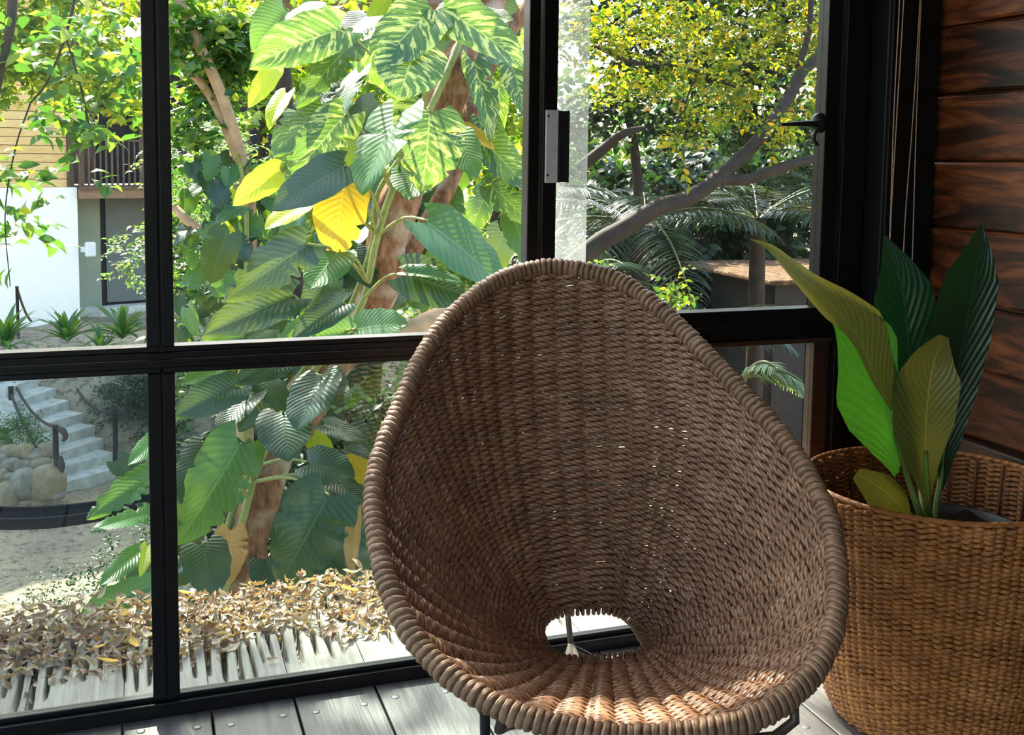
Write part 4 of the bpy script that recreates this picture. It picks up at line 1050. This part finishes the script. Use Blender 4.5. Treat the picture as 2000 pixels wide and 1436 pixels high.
def in_ellipsoids(lst, n, g):
    """lst of (center, radii); points biased to the shell"""
    vol = np.array([np.prod(r) ** .7 for c, r in lst]); k = g.choice(len(lst), n, p=vol / vol.sum())
    d = nrm(g.normal(size=(n, 3))) * (g.uniform(0, 1, (n, 1)) ** .45)
    return np.array([c for c, r in lst])[k] + d * np.array([r for c, r in lst])[k]
def foliage_tree(name, label, cat_, blobs, n_tw, n_leaf, tw, ll, mat, g, bark=None, limbs=(), tmpl=S_T, singles=0, droop=.3, group=None, spread=.9):
    o = thing(name, label, cat_, group)
    C_ = in_ellipsoids(blobs, n_tw, g)
    P, R_, S = sprays(C_, n_leaf, tw, ll, g, droop, spread=spread)
    idx = np.arange(len(P))
    if singles:
        px = (MB @ (P - CAM).T).T; on = (px[:, 2] > 0); xx = F_PX * px[:, 0] / px[:, 2] + 1000; yy = F_PX * px[:, 1] / px[:, 2] + PY
        vis = on & (xx > 0) & (xx < 2000) & (yy > 0) & (yy < 1436)
        sc_ = np.where(vis, S / np.maximum(px[:, 2], .1), 0); pick = np.argsort(-sc_)[:singles]
        mes = [mesh_from('leaf', *t_, mats=[mat]) for t_ in tmpl]
        for q in pick:
            mw = Matrix([[*(R_[q][0] * S[q]), P[q][0]], [*(R_[q][1] * S[q]), P[q][1]], [*(R_[q][2] * S[q]), P[q][2]], [0, 0, 0, 1]])
            link('leaf', mes[q % len(mes)], o, mw=mw)
        idx = np.setdiff1d(idx, pick)
    if len(idx):
        V, Fs, UV = scatter(tmpl, P[idx], R_[idx], S[idx])
        tag(link('foliage', mesh_from('foliage', V, Fs, UV, mats=[mat]), o), kind='stuff')
    for j, (pts, r) in enumerate(limbs):
        tube_obj('trunk' if j == 0 else 'branch', pts, r, bark, o, 9, n=max(12, 6 * len(pts)))
    return o
L_lime = m_small_leaf('sunny_leaf', [(0, (.05, .13, .02)), (.35, (.10, .22, .026)), (.7, (.20, .32, .03)), (.92, (.34, .40, .04)), (1, (.45, .38, .04))], .5)
L_mid = m_small_leaf('mid_green_leaf', [(0, (.024, .085, .022)), (.5, (.05, .14, .03)), (.85, (.10, .21, .036)), (1, (.24, .30, .04))], .45)
L_dark = m_small_leaf('dark_green_leaf', [(0, (.008, .032, .014)), (.5, (.016, .052, .02)), (.9, (.03, .075, .024)), (1, (.06, .11, .03))], .3, .4)  # dark leaf albedo; the deep shade of the woods is put into it
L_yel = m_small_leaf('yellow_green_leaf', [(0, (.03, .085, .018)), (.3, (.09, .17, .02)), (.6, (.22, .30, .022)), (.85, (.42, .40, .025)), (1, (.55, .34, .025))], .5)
L_cool = m_small_leaf('cool_grey_green_leaf', [(0, (.07, .15, .08)), (.5, (.12, .22, .12)), (1, (.22, .32, .18))], .4)
def E(x, y, Y, rx, ry, rd=None):
    """ellipsoid about a point seen at pixel (x,y) standing at depth Y, radii given in pixels there"""
    k = Y / F_PX * 1.03
    return (aty(x, y, Y), np.array([rx * k, (rd if rd else (rx + ry) / 2 * k), ry * k]))
def Q(*pts): return [aty(x, y, Y) for x, y, Y in pts]

# near overhanging branch, left edge: individual leaves
foliage_tree('overhanging_branch', 'leafy branch hanging before the house, slender pointed leaves nearest the frame edge', 'branch',
    [E(20, 320, 5.2, 40, 50), E(35, 410, 5.2, 40, 50), E(10, 490, 5.2, 25, 30), E(20, 565, 5.2, 26, 20), E(95, 215, 5.2, 60, 50), E(165, 255, 5.2, 55, 50), E(230, 90, 5.2, 50, 80), E(140, 60, 5.2, 70, 60), E(50, 70, 5.2, 50, 70), E(210, 190, 5.2, 50, 40), E(175, 310, 5.2, 30, 25)],
    62, 6, .17, .095, L_mid, np.random.default_rng(11), M['darkbark'],
    [(Q((-10, 190, 5.2), (4, 120, 5.2), (20, 50, 5.2), (26, -40, 5.2)), [.018, .02, .024]), (Q((150, -20, 5.2), (128, 70, 5.2), (92, 160, 5.2), (60, 200, 5.2)), [.008, .006, .004]), (Q((60, 200, 5.2), (30, 290, 5.2), (10, 420, 5.2), (20, 560, 5.2)), [.004, .003, .002]), (Q((128, 70, 5.2), (160, 180, 5.2), (185, 300, 5.2)), [.005, .004, .003])], S_W, 290, .5)
# crown behind it
foliage_tree('garden_tree', 'bright green tree crown in front of the house roof', 'tree', [E(60, 20, 11, 110, 110), E(190, 60, 11, 110, 120), E(250, 180, 11, 60, 70), E(150, 150, 11.5, 70, 60), E(30, 130, 11, 60, 60), E(400, 20, 11, 80, 60), E(-120, 60, 11, 140, 160)],
    900, 8, .32, .105, L_lime, np.random.default_rng(12), M['darkbark'], [(Q((-260, 900, 11), (-220, 400, 11), (-150, 100, 11), (-20, -60, 11), (160, -120, 11)), [.12, .1, .06, .03]), (Q((-150, 100, 11), (-140, 20, 11), (-100, -50, 11)), [.06, .03])], S_W, 0, .35)
# pale slender tree in the middle-left pane
foliage_tree('slender_tree', 'slender pale-barked forked tree rising beside the black mullion', 'tree', [E(370, 60, 9, 60, 70), E(440, 120, 9.4, 50, 70), E(360, 250, 9.2, 40, 50), E(480, 60, 9.2, 50, 50), E(400, 170, 9.5, 40, 40)],
    200, 8, .28, .12, L_mid, np.random.default_rng(13), M['palebark'],
    [(Q((470, 1200, 9.0), (482, 700, 9), (488, 430, 9), (470, 310, 9), (445, 220, 9), (418, 150, 9), (385, 80, 9), (352, 0, 9), (330, -60, 9)), [.10, .08, .068, .058, .048, .04]), (Q((470, 310, 9), (435, 230, 9.1), (395, 165, 9.1), (352, 120, 9.1)), [.06, .04, .03]), (Q((340, 405, 9.2), (365, 430, 9.1), (400, 455, 9)), [.035, .04, .03])], S_W, 120, .35)
# understory around the slender tree
ub_ = thing('philodendron', 'dark broad-leaved philodendron climbing up the slender pale tree', 'climbing plant')
g = np.random.default_rng(21)
for i in range(95):
    x = g.uniform(345, 560); y = g.uniform(300, 690)
    if i < 25: x = g.normal(470, 30)
    Yd = 8.6 + g.uniform(0, .8); ln = g.uniform(38, 75); an = g.uniform(.6, 2.6)
    B = aty(x, y, Yd); T = aty(x + math.cos(an) * ln, y + math.sin(an) * ln * .8, Yd - .12)
    place_leaf(ub_, B, T, ln * g.uniform(.5, .75) * Yd / F_PX, str(g.choice(['green', 'deep', 'blue', 'lime'], p=[.4, .3, .2, .1])), int(g.integers(0, 6)), roll=g.normal(size=3) * .4)
tube_obj('vine', Q((478, 900, 8.8), (476, 700, 8.8), (482, 430, 8.8), (465, 300, 8.8)), .02, M['vinestem'], ub_, 6, n=16)
foliage_tree('understory_shrub', 'dense fine-leaved shrub filling the bank below the slender tree', 'shrub', [E(400, 560, 10.5, 90, 110), E(360, 460, 10.8, 60, 80), E(470, 620, 10.3, 90, 80), E(430, 700, 9.8, 110, 80), E(380, 380, 11.5, 70, 70)], 520, 9, .26, .085, L_mid, np.random.default_rng(14), tmpl=S_T, droop=.1)
foliage_tree('fern_bank', 'cool grey-green feathery foliage behind the balcony end', 'shrub', [E(380, 280, 14, 70, 90), E(440, 330, 14, 60, 100), E(360, 340, 14, 40, 40), E(260, 500, 15, 30, 50)], 240, 11, .42, .10, L_cool, np.random.default_rng(15), tmpl=S_T, droop=.3)
# bank shrubs right of the stairs
foliage_tree('bank_shrub', 'dark small-leaved shrub on the bank right of the stairs', 'shrub', [E(245, 780, 18.2, 50, 60), E(300, 770, 17.8, 50, 70), E(180, 735, 19.4, 60, 25), E(330, 860, 16.5, 50, 50)], 620, 10, .26, .075, L_dark, np.random.default_rng(16), tmpl=S_T, droop=0)
foliage_tree('bank_shrub', 'low green ground cover left of the stairs above the boulders', 'shrub', [E(25, 830, 17.2, 40, 26), E(60, 858, 16.6, 34, 14), E(10, 860, 16.4, 26, 14)], 160, 9, .22, .06, L_mid, np.random.default_rng(17), tmpl=S_T, droop=0)
foliage_tree('yard_weeds', 'low weeds creeping along the edge of the sandy yard', 'weeds', [E(90, 1160, 11.2, 130, 18), E(210, 1110, 10.6, 50, 60), E(280, 1040, 10.8, 30, 50)], 170, 7, .14, .05, L_dark, np.random.default_rng(18), tmpl=S_T, droop=0)
# spiky rosettes
spike_me = []
for q in range(3):
    Vq, Fq, Uq = leaf_pts(8, 2, 'lance', 0, .35, 0, 0, .065); Vq = Vq.copy(); Vq[:, 2] += .28 * Vq[:, 1] - (.30 + .1 * q) * Vq[:, 1] ** 2.2
    spike_me.append(mesh_from('blade', Vq, Fq, Uq, mats=[G['green']]))
for x, y, Yd, s, lab in [(132, 668, 17.6, .62, 'spiky green rosette plant at the middle of the bank below the sage door'), (240, 662, 17.4, .70, 'spiky green rosette plant beside the black mullion'), (12, 680, 16.9, .66, 'spiky green rosette plant cut by the frame edge'), (196, 690, 16.8, .45, 'small low spiky plant between two larger rosettes')]:
    o = thing('spiky_plant', lab, 'plant', 'spiky rosette plants on the bank')
    c_ = aty(x, y, Yd); g = np.random.default_rng(int(x))
    o.location = c_
    for i in range(34):
        el = g.uniform(.05, 1.25); az_ = i * 2.4 + g.normal() * .2
        link('blade', spike_me[i % 3], o, rot=(el, 0, az_), scale=(s * g.uniform(.8, 1.1),) * 3)

# right-hand pane: gnarled tree with yellow-green leaves
gn = foliage_tree('gnarled_tree', 'gnarled grey tree with sunlit yellow-green leaves behind the right pane', 'tree',
    [E(1150, 60, 7.6, 90, 80), E(1260, 40, 7.8, 110, 80), E(1400, 60, 8, 120, 90), E(1540, 60, 8, 110, 100), E(1300, 150, 7.6, 100, 60), E(1440, 170, 7.6, 110, 70), E(1560, 200, 7.4, 60, 50), E(1360, 235, 7.2, 60, 35), E(1520, 250, 7.0, 60, 40), E(1330, 290, 7.0, 50, 30), E(1180, 160, 8, 50, 60), E(1640, 100, 8, 80, 120), E(1440, -120, 8.2, 300, 110), E(1800, 0, 8.2, 160, 200)],
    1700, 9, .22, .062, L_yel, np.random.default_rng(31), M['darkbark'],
    [(Q((905, 1330, 7.8), (915, 1000, 7.6), (945, 760, 7.45), (1020, 620, 7.3), (1150, 490, 7.2), (1220, 445, 7.15), (1285, 405, 7.1), (1350, 385, 7.1), (1405, 345, 7.1), (1450, 305, 7.1), (1490, 262, 7.15), (1540, 190, 7.3), (1570, 135, 7.4), (1622, 100, 7.5), (1700, 40, 7.6)), [.16, .14, .12, .10, .095, .088, .08, .082, .07, .06, .055, .05, .05, .045, .04]), (Q((1410, 350, 7.1), (1460, 350, 7.05), (1520, 330, 7.0), (1580, 312, 7.0), (1660, 300, 7.0), (1760, 270, 7.1)), [.05, .038, .034, .032, .028, .024]), (Q((1130, 330, 7.8), (1180, 290, 7.7), (1215, 262, 7.6), (1260, 250, 7.6)), [.05, .045, .035, .02]), (Q((1160, 90, 7.6), (1230, 120, 7.6), (1330, 130, 7.6), (1460, 180, 7.6)), [.012, .014, .012, .008]), (Q((1360, 145, 7.5), (1335, 210, 7.4), (1312, 265, 7.3)), [.01, .007, .004]), (Q((1560, 130, 7.5), (1580, 60, 7.7), (1585, -30, 7.9)), [.03, .025, .02])], S_W, 290, .3)
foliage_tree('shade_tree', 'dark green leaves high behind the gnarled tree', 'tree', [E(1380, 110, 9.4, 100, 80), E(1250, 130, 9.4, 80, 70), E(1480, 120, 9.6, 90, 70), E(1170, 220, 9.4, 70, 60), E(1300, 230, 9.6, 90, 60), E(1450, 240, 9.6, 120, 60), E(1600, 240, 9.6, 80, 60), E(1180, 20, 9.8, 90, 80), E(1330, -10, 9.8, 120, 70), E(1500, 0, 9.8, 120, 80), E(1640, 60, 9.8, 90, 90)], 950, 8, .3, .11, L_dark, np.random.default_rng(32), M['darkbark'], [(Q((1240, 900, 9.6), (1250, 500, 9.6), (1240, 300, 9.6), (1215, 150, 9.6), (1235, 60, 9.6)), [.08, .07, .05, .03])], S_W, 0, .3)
# palms: dark feathery fronds
blade_t = leaf_pts(4, 1, 'lance', -.10, .3, 0, 0, .035)
M['palm'] = m_small_leaf('palm_leaflet', [(0, (.010, .036, .020)), (.6, (.018, .055, .028)), (1, (.04, .09, .035))], .25, .33)
M['rachis'] = m_plain('palm_rachis', (.10, .12, .04), .5)
def frond(parent, S0, dirv, length, g, mat, sag=.5, ll=.45, n=34):
    dirv = nrm(dirv); q = np.linspace(0, 1, 20)
    P = S0 + dirv * (q * length)[:, None] + np.array([0, 0, -1.]) * (sag * length * q ** 2)[:, None]
    T = nrm(np.gradient(P, axis=0)); S_ = nrm(np.cross(T, [0, 0, 1.]))
    f = tube_obj('frond', P, [.014, .010, .005], M['rachis'], parent, 5)
    k = np.linspace(.08, .99, n); pos = np.stack([np.interp(k, q, P[:, j]) for j in range(3)], 1); tt = np.stack([np.interp(k, q, T[:, j]) for j in range(3)], 1); sd = np.stack([np.interp(k, q, S_[:, j]) for j in range(3)], 1)
    Ps, Rs, Ss = [], [], []
    for sgn in (-1, 1):
        y = nrm(sd * sgn + tt * .55 + np.array([0, 0, -.30]) + g.normal(size=(n, 3)) * .06); z = nrm(np.array([0, 0, 1.]) + sd * sgn * -.3 + g.normal(size=(n, 3)) * .1); x = nrm(np.cross(y, z)); z = np.cross(x, y)
        Ps.append(pos); Rs.append(np.stack([x, y, z], -1)); Ss.append(ll * np.sin(np.pi * (k * .85 + .12)) ** .6)
    V, Fs, UV = scatter([blade_t], np.concatenate(Ps), np.concatenate(Rs), np.concatenate(Ss))
    tag(link('leaflets', mesh_from('leaflets', V, Fs, UV, mats=[mat]), f), kind='stuff')
for i, (x, y, Yd, nf, ln, lab) in enumerate([(1250, 440, 9.2, 13, 1.7, 'dark feathery palm behind the gnarled bough in the right pane'), (1480, 430, 9.6, 13, 1.7, 'dark feathery palm nearest the black corner post'), (1130, 560, 8.6, 9, 1.3, 'dark feathery palm low behind the centre mullion'), (1370, 640, 9.0, 9, 1.2, 'low dark palm under the gnarled bough')]):
    o = thing('palm', lab, 'palm', 'palms behind the right pane'); g = np.random.default_rng(70 + i); c_ = aty(x, y, Yd)
    tube_obj('trunk', [c_ + [0, 0, ZG - c_[2]], c_ + [.05, .05, -1.5], c_], [.12, .10, .08], M['darkbark'], o, 9, n=10)
    for j in range(nf):
        a_ = j * 2 * math.pi / nf + g.normal() * .15
        frond(o, c_, np.array([math.cos(a_), math.sin(a_), g.uniform(.25, 1.0)]), ln * g.uniform(.8, 1.1), g, M['palm'], g.uniform(.35, .65), .42)
# pale frond close to the lower right pane
o = thing('pale_frond', 'pale grey-green drooping fronds close behind the dusty lower pane', 'fern'); g = np.random.default_rng(90)
c_ = aty(1455, 735, 4.4)
for j in range(7):
    a_ = -.6 + j * .35; frond(o, c_, np.array([math.cos(a_), -.2, .35 + .1 * math.sin(j * 2)]), .32, g, L_cool, .6, .13, 18)
tube_obj('stem', [c_, c_ + [-.03, .1, -.6], c_ + [-.05, .2, -1.4], c_ + [0, .2, ZG - c_[2]]], [.012, .014, .02, .03], M['rachis'], o, 6, n=12)
foliage_tree('bright_sapling', 'small bright green sapling sprouting beside the chair rim', 'sapling', [E(1310, 560, 6.4, 14, 50), E(1330, 590, 6.4, 20, 20), E(1165, 510, 6.4, 26, 16), E(1340, 545, 6.4, 14, 14)], 16, 6, .12, .06, L_lime, np.random.default_rng(33), M['rachis'], [(Q((1300, 1000, 6.5), (1308, 700, 6.45), (1310, 540, 6.4)), [.015, .01, .004])], S_W, 60)
# dark shed with a littered roof
M['litter_roof'] = None
t = NT('littered_roof'); pos = t.n('NewGeometry').outputs['Position']; n1 = t.n('TexNoise', None, Vector=pos, Scale=16, Detail=5, Roughness=.7).outputs[0]
M['litter_roof'] = t.done(t.pbr(t.ramp(n1, [(.3, (.05, .03, .02)), (.5, (.17, .10, .06)), (.62, (.34, .22, .12)), (.75, (.14, .075, .04))]), .9, t.bump(n1, 1, .05), .1))
shed = thing('shed', 'dark timber shed with a leaf-littered roof behind the right pane', 'shed')
zr_ = aty(1425, 560, 10.4)[2]; lx_ = aty(1500, 560, 10.4)[0]
box('roof', (lx_, 10.35, zr_), (lx_ + 4.4, 12.6, zr_ + .06), M['litter_roof'], shed, .02)
lo = aty(1510, 530, 10.6)
box('wall', (lo[0], 10.6, ZG), (lo[0] + 4, 12, zr_), M['void'], shed)
for j in range(9): box('plank', (lo[0] + j * .45 + .01, 10.56, ZG), (lo[0] + (j + 1) * .45 - .01, 10.6, zr_), M['post'], shed)
# woods closing the view
g = np.random.default_rng(41)
woods = [('dark tree mass closing the view behind the palms', L_dark, [E(1200, 420, 13.5, 160, 160), E(1400, 380, 14, 180, 180), E(1600, 380, 14, 180, 180), E(1300, 640, 13, 220, 140), E(1560, 700, 12.6, 180, 160), E(1850, 400, 14, 200, 200), E(1100, 600, 13, 120, 180), E(1450, 530, 13.5, 200, 100)], 2600, .21, .4),
         ('sunlit tree beyond the climber, filling the gap right of the trunk', L_lime, [E(960, 200, 12, 90, 120), E(1000, 340, 12, 70, 90), E(900, 560, 11.5, 110, 90), E(1010, 60, 12, 70, 90), E(870, 440, 12, 70, 70)], 420, .14, .34),
         ('tall bright tree behind the climber, pale sky showing through it', L_lime, [E(600, 40, 17, 160, 90), E(500, 170, 17, 120, 110), E(430, 60, 18, 90, 90), E(700, 150, 17, 120, 110), E(640, 330, 16.5, 140, 140), E(520, 400, 16.5, 110, 120)], 560, .19, .45),
         ('green thicket under the climber reaching to the sandy yard', L_dark, [E(600, 850, 10.5, 220, 140), E(760, 900, 10, 200, 200), E(420, 980, 10.2, 110, 150), E(600, 1120, 9.5, 260, 120), E(900, 750, 10.6, 200, 160), E(500, 700, 11, 200, 100), E(1050, 1000, 10, 160, 120), E(1250, 980, 10.5, 160, 110)], 1050, .13, .34),
         ('distant hedge of trees behind the house', L_mid, [E(-100, 250, 32, 220, 160), E(150, 200, 32, 160, 120), E(400, 260, 30, 200, 160), E(700, 280, 30, 240, 180), E(1000, 280, 30, 240, 180), E(1400, 260, 30, 300, 200), E(1850, 260, 30, 300, 220)], 1500, .42, 1.0)]
for lab, mat, bl, n, ll, tw in woods:
    foliage_tree('background_tree', lab, 'tree', bl, n, 8, tw, ll, mat, g, M['darkbark'], [([b_[0] + [0, 0, ZG - b_[0][2]], b_[0] + [.1, 0, -.4], b_[0] + [.2, 0, .3]], [.12, .09, .05]) for b_ in bl[:2]], S_W, 0, .3, 'trees closing the view')
# unseen crown, added and shaped to dapple the ledge and shade the room
foliage_tree('shade_canopy', 'high leafy crown above the window, out over the eave', 'tree', [(np.array([-2.48, 7.0, 5.2]), np.array([1.4, 1.0, .95])), (np.array([-4.28, 6.6, 4.8]), np.array([1.4, 1.2, 1.0])), (np.array([-1.03, 7.0, 5.5]), np.array([.75, .8, .75])), (np.array([-1.7, 7.1, 6.9]), np.array([1.3, .7, .7])), (np.array([-.5, 7.3, 7.5]), np.array([.9, .5, .4])), (np.array([.08, 7.1, 6.7]), np.array([.22, .28, .22])), (np.array([0.92, 7.1, 6.7]), np.array([.6, .5, .4])), (np.array([2.32, 7.0, 5.4]), np.array([1.0, 1.0, .9]))], 1400, 8, .34, .17, L_mid, np.random.default_rng(44), M['darkbark'], [([np.array([-4.48, 7.2, ZG]), np.array([-4.28, 7.0, 1]), np.array([-3.48, 6.8, 3.9]), np.array([-2.28, 7.0, 5.2])], [.16, .14, .09, .05]), ([np.array([-3.48, 6.8, 3.9]), np.array([-1.78, 7.0, 5.6]), np.array([-0.28, 7.1, 6.6]), np.array([1.12, 7.1, 6.7])], [.08, .06, .03, .02])], S_W, 0, .3)
tcx = aty(585, 300, 12.6)  # tree added so its unseen crown shades the lower climber leaves
foliage_tree('added_tall_tree', 'tall tree behind the climber whose crown is above the view', 'tree', [(np.array([-.5, 12.2, 6.0]), np.array([1.3, .9, .9])), (np.array([.7, 12.2, 5.8]), np.array([1.0, .9, .8])), (np.array([-1.9, 12.2, 5.8]), np.array([1.0, .9, .9]))], 420, 8, .4, .2, L_mid, np.random.default_rng(45), M['darkbark'], [([np.array([tcx[0], 12.6, ZG]), np.array([tcx[0] - .1, 12.6, 0]), np.array([tcx[0] - .4, 12.4, 3.5]), np.array([.2, 12.2, 5.6])], [.16, .13, .1, .06])], S_W, 0, .3)
